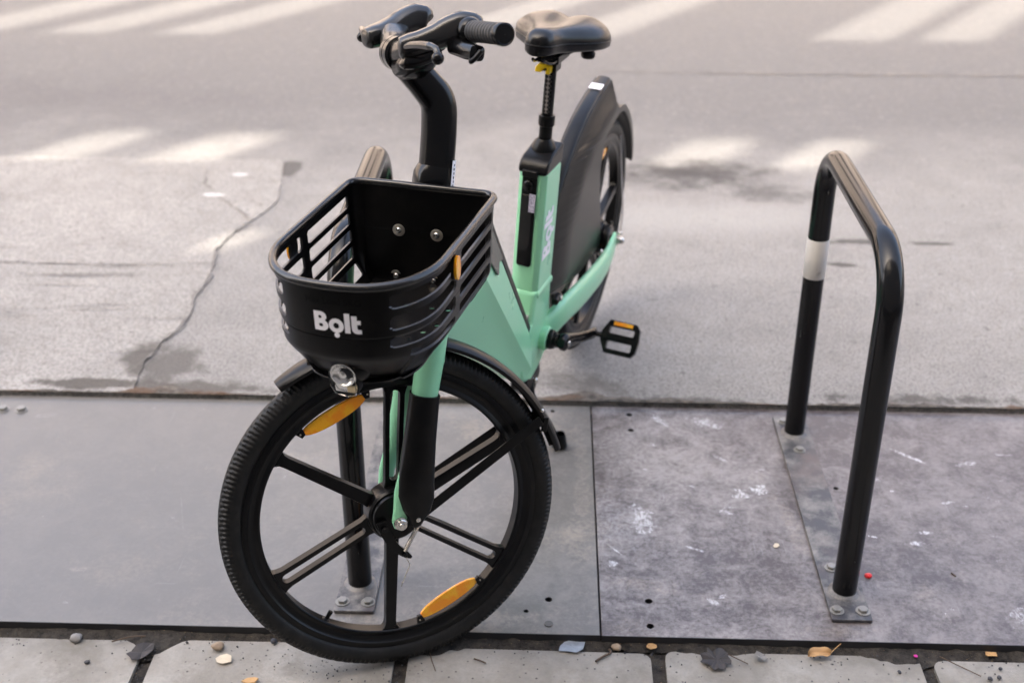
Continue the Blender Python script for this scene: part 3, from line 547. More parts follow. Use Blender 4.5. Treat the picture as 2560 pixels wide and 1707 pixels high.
def make_wheel(name, M, base_deg, reflectors, parent):
    rim = MB(); pr = [(0.2895, 0.0165), (0.286, 0.0178), (0.279, 0.0172), (0.2765, 0.0145), (0.272, 0.0125), (0.266, 0.0118), (0.2625, 0.0135), (0.259, 0.0150), (0.2562, 0.0142), (0.2548, 0.0125)]
    rim.lathe(pr + [(r, -y) for r, y in pr[::-1]], 160, closed=True); rim = rim.build(name, 'rim_paint', parent, M=M, smooth=30)
    tyre_mesh().build('tyre', 'rubber', rim, M=M, smooth=40)
    for k in range(3):
        R = Matrix.Rotation(-radians(base_deg + 120 * k), 4, 'Y')
        MB().prism(bar_outline(0.0125, 0.0102), t0=-0.0105, t1=0.0105, axis='y').build('spoke', 'rim_paint', rim, M=M @ R, bevel=0.004, smooth=40)
        R = Matrix.Rotation(-radians(base_deg + 60 + 120 * k), 4, 'Y')
        MB().prism(bar_outline(0.0165, 0.0190, flare=0.016), [slot_outline(0.072, 0.236, 0.0085, 0.0095)], -0.0090, 0.0090, axis='y').build('spoke', 'rim_paint', rim, M=M @ R, bevel=0.0035, smooth=40)
    hub = MB(); hub.lathe([(0.0005, -0.052), (0.010, -0.052), (0.012, -0.044), (0.030, -0.042), (0.036, -0.036), (0.050, -0.024), (0.053, -0.016), (0.053, 0.016), (0.0525, 0.026), (0.049, 0.031), (0.0475, 0.031), (0.0475, 0.028), (0.0455, 0.028), (0.0455, 0.0365), (0.044, 0.039), (0.012, 0.042), (0.0115, 0.052), (0.0005, 0.052)], 56)
    hub.build('hub', 'rim_paint', rim, M=M, smooth=32)
    for (ang, n_, mat) in reflectors:
        R = M @ Matrix.Rotation(-radians(ang), 4, 'Y'); out = []
        hl = 0.0655
        for k in range(17): t = -1 + k / 8; out.append((0.2495 - 0.0065 * t * t - 0.003 * t ** 8, hl * t))
        for k in range(17): t = 1 - k / 8; out.append((0.2195 + 0.0075 * abs(t) ** 2.2 + 0.003 * t ** 8, hl * 0.985 * t))
        MB().prism(out, t0=n_ - 0.004, t1=n_ + 0.004, axis='y').build('reflector', 'amber', rim, M=R, bevel=0.0022, bseg=3)
        for s_ in (-1, 1):
            c = MB(); c.prism([(0.232, s_ * 0.0635), (0.244, s_ * 0.0625), (0.263, s_ * 0.070), (0.262, s_ * 0.082), (0.240, s_ * 0.078), (0.229, s_ * 0.072)], t0=n_ - 0.002, t1=n_ + 0.0062, axis='y'); c.build('reflector_clip', 'rim_paint', rim, M=R, bevel=0.0008)
            d = MB(); d.lathe([(0.0003, n_ + 0.0078), (0.0016, n_ + 0.0075), (0.0018, n_ + 0.006)], 10, M=Matrix.Translation((0.238, 0, s_ * 0.0715))); d.build('rivet', 'washer', rim, M=R)
    v = MB(); va = radians(-67); v.tube([(r_ * cos(va), 0.0, r_ * sin(va)) for r_ in (0.268, 0.2545, 0.2535, 0.252, 0.244, 0.243, 0.236)], [0.0085, 0.0085, 0.0070, 0.0042, 0.0042, 0.0048, 0.0048], 14); v.build('valve', 'plastic', rim, M=M)
    return rim
fw = make_wheel('front_wheel', ST, 22.8, [(53.5, 0.006, 0), (232.5, 0.006, 0)], bike); fw['label'] = 'black six-spoke front wheel with two amber reflectors'
YAWR = Matrix.Translation((0.50, 0, 0)) @ Matrix.Rotation(radians(1.7), 4, 'Z') @ Matrix.Translation((-0.50, 0, 0))
RW = YAWR @ Matrix.Translation((0, 0, 0.331))
rw = make_wheel('rear_wheel', RW, 48, [(90, 0.006, 0), (-35, 0.006, 0), (210, 0.006, 0)], bike)
# tyre lettering, moulded black on black, is too faint to read and left to the rubber

# ---- fork, axle, brake and mudguard of the front wheel (steering axes: forward, left, up from the front hub)
def ell(c, rx, ry, z, n=20, p=2.0):
    out = []
    for k in range(n):
        a = 2 * pi * k / n; ca, sa = cos(a), sin(a)
        out.append((c[0] + rx * math.copysign(abs(ca) ** (2 / p), ca), c[1] + ry * math.copysign(abs(sa) ** (2 / p), sa), z))
    return out
for sgn in (1, -1):
    lo = [ell((-0.012, 0.053 * sgn), 0.0268, 0.0235, 0.392), ell((-0.012, 0.055 * sgn), 0.0268, 0.024, 0.335), ell((-0.012, 0.056 * sgn), 0.0275, 0.0245, 0.322), ell((-0.0118, 0.057 * sgn), 0.0262, 0.0235, 0.315), ell((-0.011, 0.058 * sgn), 0.0245, 0.0215, 0.22),
          ell((-0.006, 0.059 * sgn), 0.0195, 0.016, 0.12), ell((0.0035, 0.060 * sgn), 0.0160, 0.010, 0.06), ell((0.0015, 0.0605 * sgn), 0.0145, 0.0075, 0.02), ell((0.001, 0.0605 * sgn), 0.0145, 0.0055, 0.0), ell((0.001, 0.0605 * sgn), 0.008, 0.005, -0.013)]
    MB().loft(lo).build('fork_leg', 'mint', bike, M=ST, smooth=50)
    MB().lathe([(0.0005, 0.0805), (0.0042, 0.0805), (0.0052, 0.079), (0.0052, 0.0775), (0.0098, 0.0775), (0.0112, 0.076), (0.0112, 0.070), (0.0128, 0.0695), (0.0128, 0.066)], 28, M=Matrix.Diagonal((1, sgn, 1, 1))).build('axle_nut', 'chrome', bike, M=ST, smooth=30)
lo = [ell((-0.0117, 0.058), 0.0282, 0.0262, 0.256, 24, 2.5), ell((-0.0117, 0.058), 0.0278, 0.0258, 0.250, 24, 2.5), ell((-0.0145, 0.060), 0.0300, 0.0250, 0.17, 24, 2.6), ell((-0.019, 0.061), 0.0345, 0.0225, 0.085, 24, 2.8), ell((-0.0225, 0.0615), 0.0360, 0.021, 0.055, 24, 2.8), ell((-0.027, 0.0625), 0.0280, 0.018, 0.028, 24, 2.8), ell((-0.030, 0.063), 0.0155, 0.013, 0.008, 24, 2.5), ell((-0.030, 0.063), 0.0120, 0.011, -0.002, 24, 2.2), ell((-0.030, 0.063), 0.006, 0.007, -0.007, 24, 2)]
MB().loft(lo).build('fork_guard', 'plastic', bike, M=ST, smooth=45)
MB().lathe([(0.0004, 0.0800), (0.0018, 0.0800), (0.0022, 0.0786), (0.0045, 0.0785), (0.0048, 0.076), (0.0048, 0.070)], 18, M=Matrix.Translation((-0.0305, 0, 0.0125))).build('guard_screw', 'chrome', bike, M=ST)
cr = MB(); cr.box((-0.012, 0, 0.398), (0.052, 0.148, 0.040)); cr.build('fork_crown', 'mint', bike, M=ST, bevel=0.012, bseg=3)
MB().tube([(-0.030, 0, 0.40), (-0.036, 0, 0.560)], 0.030, 28).build('head_tube', 'mint', bike, M=ST, smooth=50)
# drum brake arm, return spring and cable end
ar = MB(); pts = spline([(0.033, 0, -0.006), (0.0255, 0, -0.020), (0.014, 0, -0.038), (-0.004, 0, -0.058), (-0.022, 0, -0.069), (-0.037, 0, -0.077)], 6); wd_ = [0.0095, 0.0100, 0.0095, 0.0078, 0.0072, 0.0025]
L1, L2 = [], []
for i, p in enumerate(pts):
    t = (pts[min(i + 1, len(pts) - 1)] - pts[max(i - 1, 0)]).normalized(); nn = Vector((-t.z, 0, t.x)); x = i / 6; k = min(int(x), 4); w_ = lerp(wd_[k], wd_[k + 1], x - k); L1.append((p.x + nn.x * w_, p.z + nn.z * w_)); L2.append((p.x - nn.x * w_, p.z - nn.z * w_))
ar.prism(L1 + L2[::-1], t0=0.046, t1=0.053, axis='y'); ar.build('brake_arm', 'plastic', bike, M=ST, bevel=0.002)
for x, z, r in ((0.0265, -0.0175, 0.0058), (-0.0225, -0.0695, 0.0052)):
    pv = MB(); pv.lathe([(0.0004, 0.061), (r * 0.45, 0.061), (r * 0.55, 0.0595), (r, 0.0595), (r * 1.05, 0.052)], 16, M=Matrix.Translation((x, 0, z)))
    pv.build('brake_pivot', 'gloss', bike, M=ST)
A, B = Vector((-0.0405, 0.060, 0.003)), Vector((-0.0215, 0.054, -0.0625)); dv = (B - A); t_ = dv.normalized(); X = t_.orthogonal().normalized(); Y = t_.cross(X); sp = []
for k in range(22 * 10 + 1): a = 2 * pi * k / 10; sp.append(A + dv * (k / 220) + 0.0040 * (cos(a) * X + sin(a) * Y))
MB().tube(sp, 0.00085, 5).build('brake_spring', 'chrome', bike, M=ST)
MB().tube([A, A.lerp(B, 0.5), B, (-0.0225, 0.056, -0.0715), (-0.0350, 0.056, -0.0905), (-0.030, 0.055, -0.112), (-0.0262, 0.054, -0.1315)], 0.0009, 6).build('brake_cable', 'washer', bike, M=ST)
MB().tube([(-0.0262, 0.054, -0.1285), (-0.0250, 0.054, -0.137)], 0.0016, 8).build('cable_end', 'chrome', bike, M=ST)
for sgn in (1, -1):
    st = MB(); d = Vector((-0.219, 0, 0.1925)).normalized(); nn = Vector((-d.z, 0, d.x)) * 0.0100
    P0, P1 = Vector((-0.034, 0, 0.006)), Vector((-0.262, 0, 0.207))
    vs = [(p.x + s_ * nn.x, y + t, p.z + s_ * nn.z) for p, y in ((P0, 0.0555 * sgn), (P1, 0.036 * sgn)) for s_ in (-1, 1) for t in (-0.0015, 0.0015)]
    st.add(vs, [(0, 1, 3, 2), (4, 6, 7, 5), (0, 4, 5, 1), (2, 3, 7, 6), (0, 2, 6, 4), (1, 5, 7, 3)]); st.build('mudguard_stay', 'plastic', bike, M=ST, bevel=0.0008)
fd = MB(); loops = []
for k in range(61):
    a = radians(lerp(43.5, 156.5, k / 60)); e = min(1.0, (k + 1.2) / 6.0) ** 0.5 * min(1.0, (60 - k + 0.6) / 9.0) ** 0.6; hw = 0.0310 * (0.45 + 0.55 * e); lift = 0.004 * max(0, (k - 50) / 10) ** 2
    sec = []
    for t in (-1.0, -0.98, -0.86, -0.6, -0.3, 0, 0.3, 0.6, 0.86, 0.98, 1.0):
        drop = 0.0105 * abs(t) ** 3.2 + (0.004 if abs(t) == 1.0 else 0.0); sec.append((0.3535 + lift - drop, hw * min(abs(t), 0.98) * (1 if t > 0 else -1)))
    for t in (1.0, 0.9, 0.6, 0.3, 0, -0.3, -0.6, -0.9, -1.0):
        drop = 0.0105 * abs(t) ** 3.2 + (0.004 if abs(t) == 1.0 else 0.0); sec.append((0.3513 + lift - drop, hw * 0.93 * t))
    loops.append([(r * cos(a), y, r * sin(a)) for r, y in sec])
fd.loft(loops).build('front_mudguard', 'cover', bike, M=ST, smooth=40)
for sy in (-1, 1):
    fx = MB(); fx.box((-0.274, 0.030 * sy, 0.197), (0.012, 0.006, 0.030))
    fx.build('mudguard_bracket', 'plastic', bike, M=ST, bevel=0.002)
fr_ = MB(); fr_.sphere((-0.262, 0.034, 0.226), (0.004, 0.004, 0.004), 10); fr_.build('mudguard_screw', 'chrome', bike, M=ST)

# ---- stem and handlebar
def sect(p, t, nvec, hw, hn, n=24, pw=2.7):
    """loop across a path lying in the steering plane"""
    t = Vector(t).normalized(); side = Vector((0, 1, 0)); q = side.cross(t).normalized(); out = []
    for k in range(n):
        a = 2 * pi * k / n; ca, sa = cos(a), sin(a); out.append(Vector(p) + q * hw * math.copysign(abs(ca) ** (2 / pw), ca) + side * hn * math.copysign(abs(sa) ** (2 / pw), sa))
    return out
path = spline([(0.0085, 0, 0.585), (0.0105, 0, 0.62), (0.0125, 0, 0.66), (0.0185, 0, 0.735), (0.028, 0, 0.780), (0.055, 0, 0.808), (0.088, 0, 0.834), (0.106, 0, 0.852)], 6); loops = []
for i, p in enumerate(path):
    t = path[min(i + 1, len(path) - 1)] - path[max(i - 1, 0)]; x = i / (len(path) - 1); hw = 0.0312 if x < 0.62 else lerp(0.0312, 0.0262, (x - 0.62) / 0.38); loops.append(sect(p, t, 0, hw, lerp(0.0300, 0.0265, x)))
MB().loft(loops).build('stem', 'gloss', bike, M=ST, smooth=60)
lo = [ell((0.0130, 0), 0.0345, 0.033, 0.595, 24, 3.2), ell((0.0155, 0), 0.0355, 0.033, 0.640, 24, 3.2), ell((0.0160, 0), 0.0350, 0.0325, 0.6535, 24, 3.0), ell((0.0145, 0), 0.0325, 0.031, 0.664, 24, 2.8), ell((0.0125, 0), 0.0308, 0.030, 0.670, 24, 2.7)]
MB().loft(lo).build('stem_collar', 'gloss', bike, M=ST, smooth=45)
def stem_c(s_): return lerp(0.0105, 0.0185, (s_ - 0.62) / 0.115)
lab = MB(); NS = 6
for k in range(NS + 1):
    s_ = lerp(0.612, 0.684, k / NS); lab.v += [(stem_c(s_) - 0.0318, 0.0165, s_), (stem_c(s_) - 0.0290, 0.0240, s_), (stem_c(s_) - 0.0215, 0.0302, s_)]
for k in range(NS): lab.f += [(3 * k, 3 * k + 1, 3 * k + 4, 3 * k + 3), (3 * k + 1, 3 * k + 2, 3 * k + 5, 3 * k + 4)]
lab.build('stem_label', 'print', bike, M=ST, solid=0.0005, smooth=0)
tx = MB()
for k, w_ in enumerate((0.5, 0.3, 0.6, 0.25, 0.5, 0.4, 0.6, 0.35)):
    s0 = 0.622 + k * 0.0074; n0, n1 = 0.0255, lerp(0.0262, 0.0290, w_)
    tx.add([(stem_c(s0) - 0.0278, n0, s0), (stem_c(s0) - 0.0278 + (n1 - n0) * 1.21, n1, s0), (stem_c(s0 + 0.004) - 0.0278 + (n1 - n0) * 1.21, n1, s0 + 0.004), (stem_c(s0 + 0.004) - 0.0278, n0, s0 + 0.004)], [(0, 1, 2, 3)])
tg = tx.build('label_print', 'dark_mark', bike, M=ST, smooth=0); tg['kind'] = 'stuff'
cl = MB(); cl.lathe([(0.0005, -0.024), (0.026, -0.024), (0.0305, -0.021), (0.0305, -0.004), (0.0290, -0.003), (0.0290, -0.001), (0.0305, 0.0), (0.0305, 0.021), (0.026, 0.024), (0.0005, 0.024)], 36, M=Matrix.Translation((0.110, 0, 0.853))); cl.build('bar_clamp', 'gloss', bike, M=ST, smooth=30)
def body_loop(c, ax, r1, r2, n=22, pw=2.4):
    ax = Vector(ax).normalized(); upv = Vector((0, 0, 1)); q = ax.cross(upv).normalized(); w2 = q.cross(ax).normalized(); out = []
    for k in range(n):
        a = 2 * pi * k / n; ca, sa = cos(a), sin(a); out.append(Vector(c) + q * r1 * math.copysign(abs(ca) ** (2 / pw), ca) + w2 * r2 * math.copysign(abs(sa) ** (2 / pw), sa))
    return out
for sg in (1, -1):
    MS = ST @ Matrix.Diagonal((1, sg, 1, 1)); SAT = 'satin'
    def along(cp, n=20, pw=2.4, st=4):
        pp = spline([c[0] for c in cp], st); loops = []
        for i, p in enumerate(pp):
            x = i / st; k = min(int(x), len(cp) - 2); f_ = x - k; t = pp[min(i + 1, len(pp) - 1)] - pp[max(i - 1, 0)]; loops.append(body_loop(p, t, lerp(cp[k][1], cp[k + 1][1], f_), lerp(cp[k][2], cp[k + 1][2], f_), n, pw))
        return MB().loft(loops)
    # the bar from the clamp out to the housing, then the housing reaching forward from the grip to the lever pivot
    along([((0.112, 0.016, 0.854), 0.0225, 0.0225), ((0.111, 0.045, 0.859), 0.0205, 0.0200), ((0.106, 0.075, 0.867), 0.0205, 0.0190), ((0.098, 0.102, 0.877), 0.0240, 0.0190), ((0.088, 0.130, 0.888), 0.0260, 0.0190)]).build('handlebar', SAT, bike, M=MS, smooth=50)
    bd = along([((0.0270, 0.150, 0.911), 0.010, 0.010), ((0.0285, 0.150, 0.912), 0.0215, 0.0250), ((0.0340, 0.150, 0.9128), 0.0250, 0.0290), ((0.0500, 0.149, 0.9125), 0.0260, 0.0292), ((0.0680, 0.145, 0.9060), 0.0265, 0.0250), ((0.0880, 0.139, 0.8930), 0.0270, 0.0215), ((0.1080, 0.133, 0.8810), 0.0275, 0.0205), ((0.1260, 0.128, 0.8720), 0.0265, 0.0205), ((0.1400, 0.125, 0.8655), 0.0215, 0.0180), ((0.1450, 0.124, 0.8640), 0.0100, 0.0090)], 24, 2.7).build('lever_housing', SAT, bike, M=MS, smooth=50)
    if sg > 0: along([((0.138, 0.125, 0.847), 0.008, 0.006), ((0.132, 0.126, 0.846), 0.0205, 0.0135), ((0.112, 0.131, 0.852), 0.0210, 0.0140), ((0.092, 0.136, 0.864), 0.0180, 0.0130), ((0.078, 0.139, 0.874), 0.0080, 0.0070)], 20, 2.5).build('lever_pivot', 'gloss', bd, M=MS, smooth=50)
    g0, g1 = Vector((0.0490, 0.150, 0.9108)), Vector((0.0235, 0.286, 0.9156)); ax = (g1 - g0).normalized()
    Mg = MS @ Matrix.Translation(g0) @ Vector((0, 1, 0)).rotation_difference(ax).to_matrix().to_4x4(); Ln = (g1 - g0).length
    MB().lathe([(0.0005, 0.020), (0.0215, 0.020), (0.0225, 0.023), (0.0225, 0.029), (0.0200, 0.034), (0.0180, 0.037), (0.0170, 0.037)], 32).build('grip_collar', 'gloss', bike, M=Mg, smooth=28)
    pr = [(0.0160, 0.034)]; y = 0.036
    while y < Ln - 0.020: pr += [(0.0158, y), (0.0172, y + 0.0012), (0.0174, y + 0.0042), (0.0172, y + 0.0066), (0.0158, y + 0.0078)]; y += 0.0092
    pr += [(0.0160, Ln - 0.012)]
    MB().lathe(pr, 30).build('grip', 'grip', bike, M=Mg, smooth=28)
    MB().lathe([(0.0165, Ln - 0.0125), (0.0184, Ln - 0.0115), (0.0187, Ln - 0.003), (0.0178, Ln), (0.0160, Ln + 0.001), (0.0150, Ln), (0.0005, Ln + 0.0006)], 32).build('grip_cap', 'gloss', bike, M=Mg, smooth=28)
    lv = MB(); lv.tube(spline([(0.138, 0.138, 0.868), (0.136, 0.165, 0.8735), (0.131, 0.205, 0.8775), (0.1245, 0.240, 0.8790), (0.1205, 0.255, 0.8770), (0.1185, 0.262, 0.8700)], 5), [0.0066] * 16 + [0.0052] * 10, 12); lv.build('brake_lever', SAT, bike, M=MS, smooth=60)
    MB().sphere((0.1175, 0.2630, 0.8635), 0.0100, 18).build('lever_ball', 'gloss', bike, M=MS, smooth=80)
MB().loft([body_loop((0.104, 0.020, 0.838), (0, 1, 0.1), 0.014, 0.012), body_loop((0.102, 0.032, 0.835), (0, 1, 0.1), 0.027, 0.0235), body_loop((0.097, 0.062, 0.840), (-0.2, 1, 0.3), 0.0275, 0.0225), body_loop((0.088, 0.088, 0.852), (-0.3, 1, 0.5), 0.0235, 0.017), body_loop((0.080, 0.104, 0.862), (-0.3, 1, 0.5), 0.010, 0.008)]).build('control_pod', 'gloss', bike, M=ST, smooth=60)
bl = MB(); bl.loft([body_loop(c, (-0.14, 1, 0.03), r1, r2, 18, 3) for c, r1, r2 in (((0.062, 0.160, 0.888), 0.010, 0.010), ((0.060, 0.166, 0.884), 0.017, 0.0145), ((0.052, 0.215, 0.880), 0.0165, 0.0135), ((0.048, 0.240, 0.880), 0.013, 0.0125), ((0.047, 0.244, 0.881), 0.006, 0.006))]); bl.build('shifter', 'gloss', bike, M=ST, smooth=40)
MB().tube(spline([(0.054, 0.236, 0.870), (0.058, 0.246, 0.866), (0.054, 0.251, 0.872), (0.046, 0.250, 0.884)], 4), 0.0042, 10).build('shifter_hook', 'plastic', bike, M=ST, smooth=60)

# ---- frame
def T(t): return lerp(1.065, 0.640, t), lerp(0.850, 0.328, t)
def C(t): return lerp(1.150, 0.668, t), lerp(0.779, 0.262, t)
def B(t): return lerp(1.210, 0.655, t), lerp(0.610, 0.212, t)
loops = []
for k in range(2):
    t = k / 1; (ta, tu), (ca, cu_), (ba, bu) = T(t), C(t), B(t); e = sin(pi * t) * 0.012
    wt, wc, wb = lerp(0.029, 0.033, t), lerp(0.054, 0.047, t), lerp(0.030, 0.026, t)
    loops.append([(ta, wt, tu), (ca + e * 0.3, wc, cu_), (ba, wb, bu), (ba, -wb, bu), (ca + e * 0.3, -wc, cu_), (ta, -wt, tu)])
MB().loft(loops).build('down_tube', 'mint', bike, bevel=0.005, bseg=3, smooth=20)
cv = MB(); pl = []
for k in range(13):
    t = k / 12; a, u = lerp(1.060, 0.652, t), lerp(0.844, 0.343, t); pl.append((a, u))
lo = []
for a, u in pl: lo.append([(a, 0.0325, u - 0.004), (a - 0.0100, 0.0315, u + 0.0085), (a - 0.0115, 0.0, u + 0.010), (a - 0.0100, -0.0315, u + 0.0085), (a, -0.0325, u - 0.004)])
cv.loft(lo).build('tube_cover', 'plastic', bike, bevel=0.002)
fl = MB(); out = [(1.062, 0.846), (1.045, 0.826), (0.955, 0.716), (0.905, 0.655), (0.916, 0.651), (0.930, 0.662), (0.944, 0.660), (0.956, 0.644), (0.966, 0.643), (1.035, 0.712), (1.095, 0.775)]
def slope_b(a, u):
    t = (1.0 - (a - 0.64) / 0.425); (ta, tu), (ca, cu_) = T(t), C(t); d = Vector((ca - ta, cu_ - tu)); k = max(0, min(1, Vector((a - ta, u - tu)).dot(d) / d.length_squared)); return lerp(0.031, 0.0545, k)
fl.prism(out, t0=0.0, t1=1.0); fl.v = [(x, slope_b(x, y) + (0.0028 if z > 0.5 else -0.006), y) for x, y, z in fl.v]; fl.build('cover_flap', 'satin', bike, bevel=0.0012)
MB().lathe([(0.0005, -0.012), (0.023, -0.012), (0.023, 0.006), (0.021, 0.008), (0.0115, 0.008), (0.0110, 0.006), (0.0005, 0.006)], 36, M=Matrix.Translation((0.652, 0.015, 0.372))).build('charge_port', 'grey', bike)
bbp = [(0.641, 0.452), (0.522, 0.452), (0.516, 0.38), (0.500, 0.335), (0.492, 0.285), (0.512, 0.240), (0.560, 0.218), (0.640, 0.205), (0.690, 0.232), (0.715, 0.285), (0.700, 0.335), (0.655, 0.372)]
MB().prism(bbp, t0=-0.0345, t1=0.0345, axis='y').build('bottom_bracket_shell', 'mint', bike, bevel=0.013, bseg=4)
MB().tube([(0.56, -0.052, 0.293), (0.56, 0.052, 0.293)], 0.030, 32).build('bottom_bracket', 'mint', bike, bevel=0.004)
def seat_sec(u, g=0.0): return [(0.634 + g, -0.022, u), (0.6375 + g, -0.006, u), (0.6375 + g, 0.022, u), (0.628 + g, 0.034 + g, u), (0.530 - g, 0.034 + g, u), (0.523 - g, 0.026, u), (0.523 - g, -0.026, u), (0.530 - g, -0.034 - g, u), (0.624 + g, -0.034 - g, u)]
MB().loft([seat_sec(0.440), seat_sec(0.738)]).build('seat_tube', 'mint', bike, bevel=0.003, smooth=30)
MB().loft([seat_sec(u, g) for u, g in ((0.431, 0.001), (0.434, 0.0032), (0.440, 0.0038), (0.446, 0.0030), (0.449, 0.0006))]).build('frame_weld', 'mint', bike, bevel=0.001, smooth=60)
bc = MB(); bc.prism([(0.6385, 0.7385), (0.6385, 0.752), (0.630, 0.764), (0.612, 0.772), (0.580, 0.777), (0.526, 0.786), (0.522, 0.778), (0.522, 0.7385)], t0=-0.0348, t1=0.0348, axis='y'); bc.build('battery_cap', 'cover', bike, bevel=0.0085, bseg=4, smooth=40)
hd = MB(); hd.prism(rrect(-0.0215, 0.512, 0.0135, 0.742, 0.007), t0=0.634, t1=0.6395, axis='x'); hd.build('battery_handle', 'gloss', bike, bevel=0.0015)
hd2 = MB(); hd2.prism([(-0.0185, 0.552), (0.0, 0.552), (0.0075, 0.570), (0.0075, 0.69), (-0.0185, 0.69)], t0=0.6395, t1=0.6425, axis='x'); hd2.build('handle_bar', 'satin', bike, bevel=0.002)
MB().box((0.640, -0.004, 0.7405), (0.012, 0.036, 0.016)).build('handle_latch', 'cover', bike, bevel=0.003)
MB().sphere((0.6415, -0.006, 0.7105), (0.006, 0.0125, 0.0145), 16).build('battery_lock', 'gloss', bike, smooth=80)
MB().box((0.6435, 0.0065, 0.672), (0.0006, 0.0145, 0.044)).build('battery_sticker', 'label', bike, smooth=0)
MB().lathe([(0.0285, 0.772), (0.0285, 0.7785), (0.0215, 0.794), (0.0160, 0.801), (0.0148, 0.801)], 36, axis='z', M=Matrix.Translation((0.565, 0, 0))).build('post_boot', 'cover', bike)
MB().lathe([(0.0152, 0.79), (0.0152, 0.829), (0.0182, 0.831), (0.0188, 0.834), (0.0188, 0.851), (0.0180, 0.854), (0.0138, 0.8545)], 36, axis='z', M=Matrix.Translation((0.561, 0, 0))).build('post_collar', 'plastic', bike, smooth=28)
MB().tube([(0.561, 0, 0.80), (0.5595, 0, 0.960)], 0.0128, 28).build('seat_post', 'gloss', bike)
mk = MB(); dk = MB()
for k in range(9):
    u = 0.866 + k * 0.0098; 
    for yy in (-0.0042, 0.0042):
        pass
    mk.add([(0.5737, -0.0044, u - 0.0048), (0.5742, 0.0, u - 0.0048), (0.5737, 0.0044, u - 0.0048), (0.5737, 0.0044, u + 0.0048), (0.5742, 0, u + 0.0048), (0.5737, -0.0044, u + 0.0048)], [(0, 1, 4, 5), (1, 2, 3, 4)])
    for yy in (-0.0046, 0.0046): dk.add([(0.57455, yy + 0.0039 * cos(2 * pi * j / 10), u + 0.0042 * sin(2 * pi * j / 10)) for j in range(10)], [tuple(range(10))])
mk.build('height_scale', 'grey', bike, smooth=0)['kind'] = 'stuff'; dk.build('scale_dots', 'dark_mark', bike, smooth=0)['kind'] = 'stuff'

# left face lettering of the seat tube and the basket logo share these letters
def logo_shapes():
    def arc(cx, cy, rx, ry, a0, a1, n=12): return [(cx + rx * cos(radians(lerp(a0, a1, k / n))), cy + ry * sin(radians(lerp(a0, a1, k / n)))) for k in range(n + 1)]
    S = []
    S.append(([(0, 0), (0.40, 0)] + arc(0.40, 0.285, 0.29, 0.285, -90, 62) + arc(0.36, 0.745, 0.265, 0.255, -42, 90) + [(0, 1)], [rrect(0.225, 0.205, 0.425, 0.375, 0.07, 4), rrect(0.225, 0.635, 0.385, 0.80, 0.07, 4)]))
    S.append((arc(1.085, 0.345, 0.365, 0.375, 0, 342, 30), [arc(1.085, 0.345, 0.145, 0.155, 0, 338, 20)]))
    S.append((arc(1.085, -0.155, 0.135, 0.135, 0, 340, 18), []))
    S.append(([(1.50, 0), (1.755, 0), (1.755, 1.03), (1.50, 1.03)], []))
    S.append(([(1.83, 0.92), (1.83, 0.25)] + arc(2.09, 0.25, 0.26, 0.26, 180, 270, 8) + [(2.27, -0.01), (2.27, 0.20), (2.16, 0.205)] + [(2.095, 0.235), (2.085, 0.28), (2.085, 0.475), (2.25, 0.475), (2.25, 0.69), (2.085, 0.69), (2.085, 0.92)], []))
    return S
def subdiv_prism(b, outer, holes):
    b.prism(outer, holes, 0.0, 1.0)
for o_, h_ in logo_shapes():
    lt = MB(); lt.prism(o_, h_, 0.0, 1.0); lt.v = [(0.5630 + y * 0.0590, 0.0346 + z * 0.0005, 0.524 + x * 0.0530) for x, y, z in lt.v]; lt.build('logo_letter', 'print', bike, smooth=0)

# chainstays
for sg in (1, -1):
    cs = [((0.555, 0.022, 0.300), 0.014, 0.034), ((0.515, 0.040, 0.312), 0.0155, 0.038), ((0.45, 0.055, 0.322), 0.0155, 0.039), ((0.34, 0.067, 0.318), 0.0150, 0.040), ((0.20, 0.073, 0.309), 0.0140, 0.0395), ((0.09, 0.074, 0.306), 0.0120, 0.038), ((0.03, 0.073, 0.318), 0.0090, 0.036), ((0.0, 0.072, 0.332), 0.0065, 0.030), ((-0.012, 0.072, 0.340), 0.005, 0.018)]
    pp = spline([c[0] for c in cs], 4); loops = []
    for i, p in enumerate(pp):
        x = i / 4; k = min(int(x), len(cs) - 2); f_ = x - k; t = pp[min(i + 1, len(pp) - 1)] - pp[max(i - 1, 0)]; loops.append(body_loop(p, t, lerp(cs[k][1], cs[k + 1][1], f_), lerp(cs[k][2], cs[k + 1][2], f_), 22, 2.6))
    b = MB(); b.loft(loops); b.v = [(x, y * sg, z) for x, y, z in b.v]; b.build('chainstay', 'mint', bike, smooth=60, M=YAWR)
    an = MB(); an.lathe([(0.0005, 0.100), (0.006, 0.0995), (0.0095, 0.096), (0.0105, 0.090), (0.0105, 0.084), (0.014, 0.0835), (0.014, 0.078)], 24, M=Matrix.Translation((-0.002, 0, 0.331)) @ Matrix.Diagonal((1, sg, 1, 1))); an.build('rear_axle_nut', 'chrome', bike, M=YAWR)
MB().sphere((-0.004, 0.086, 0.352), (0.006, 0.007, 0.006), 12).build('brake_bolt', 'chrome', bike, smooth=80, M=YAWR)
MB().tube(spline([(-0.14, 0.028, 0.585), (-0.10, 0.050, 0.50), (-0.035, 0.078, 0.42), (-0.003, 0.086, 0.355)], 8), 0.0022, 8).build('rear_brake_cable', 'grey', bike, M=YAWR)
MB().lathe([(0.0005, 0.050), (0.012, 0.050), (0.014, 0.060), (0.036, 0.061), (0.040, 0.057), (0.040, 0.044)], 36, M=Matrix.Translation((0, 0, 0.331))).build('rear_drum', 'rim_paint', bike, M=YAWR)
for a, u in ((0.16, 0.345),):
    MB().sphere((a, 0.062, u + 0.018), (0.006, 0.006, 0.006), 12).build('cover_bolt', 'chrome', bike, smooth=80)
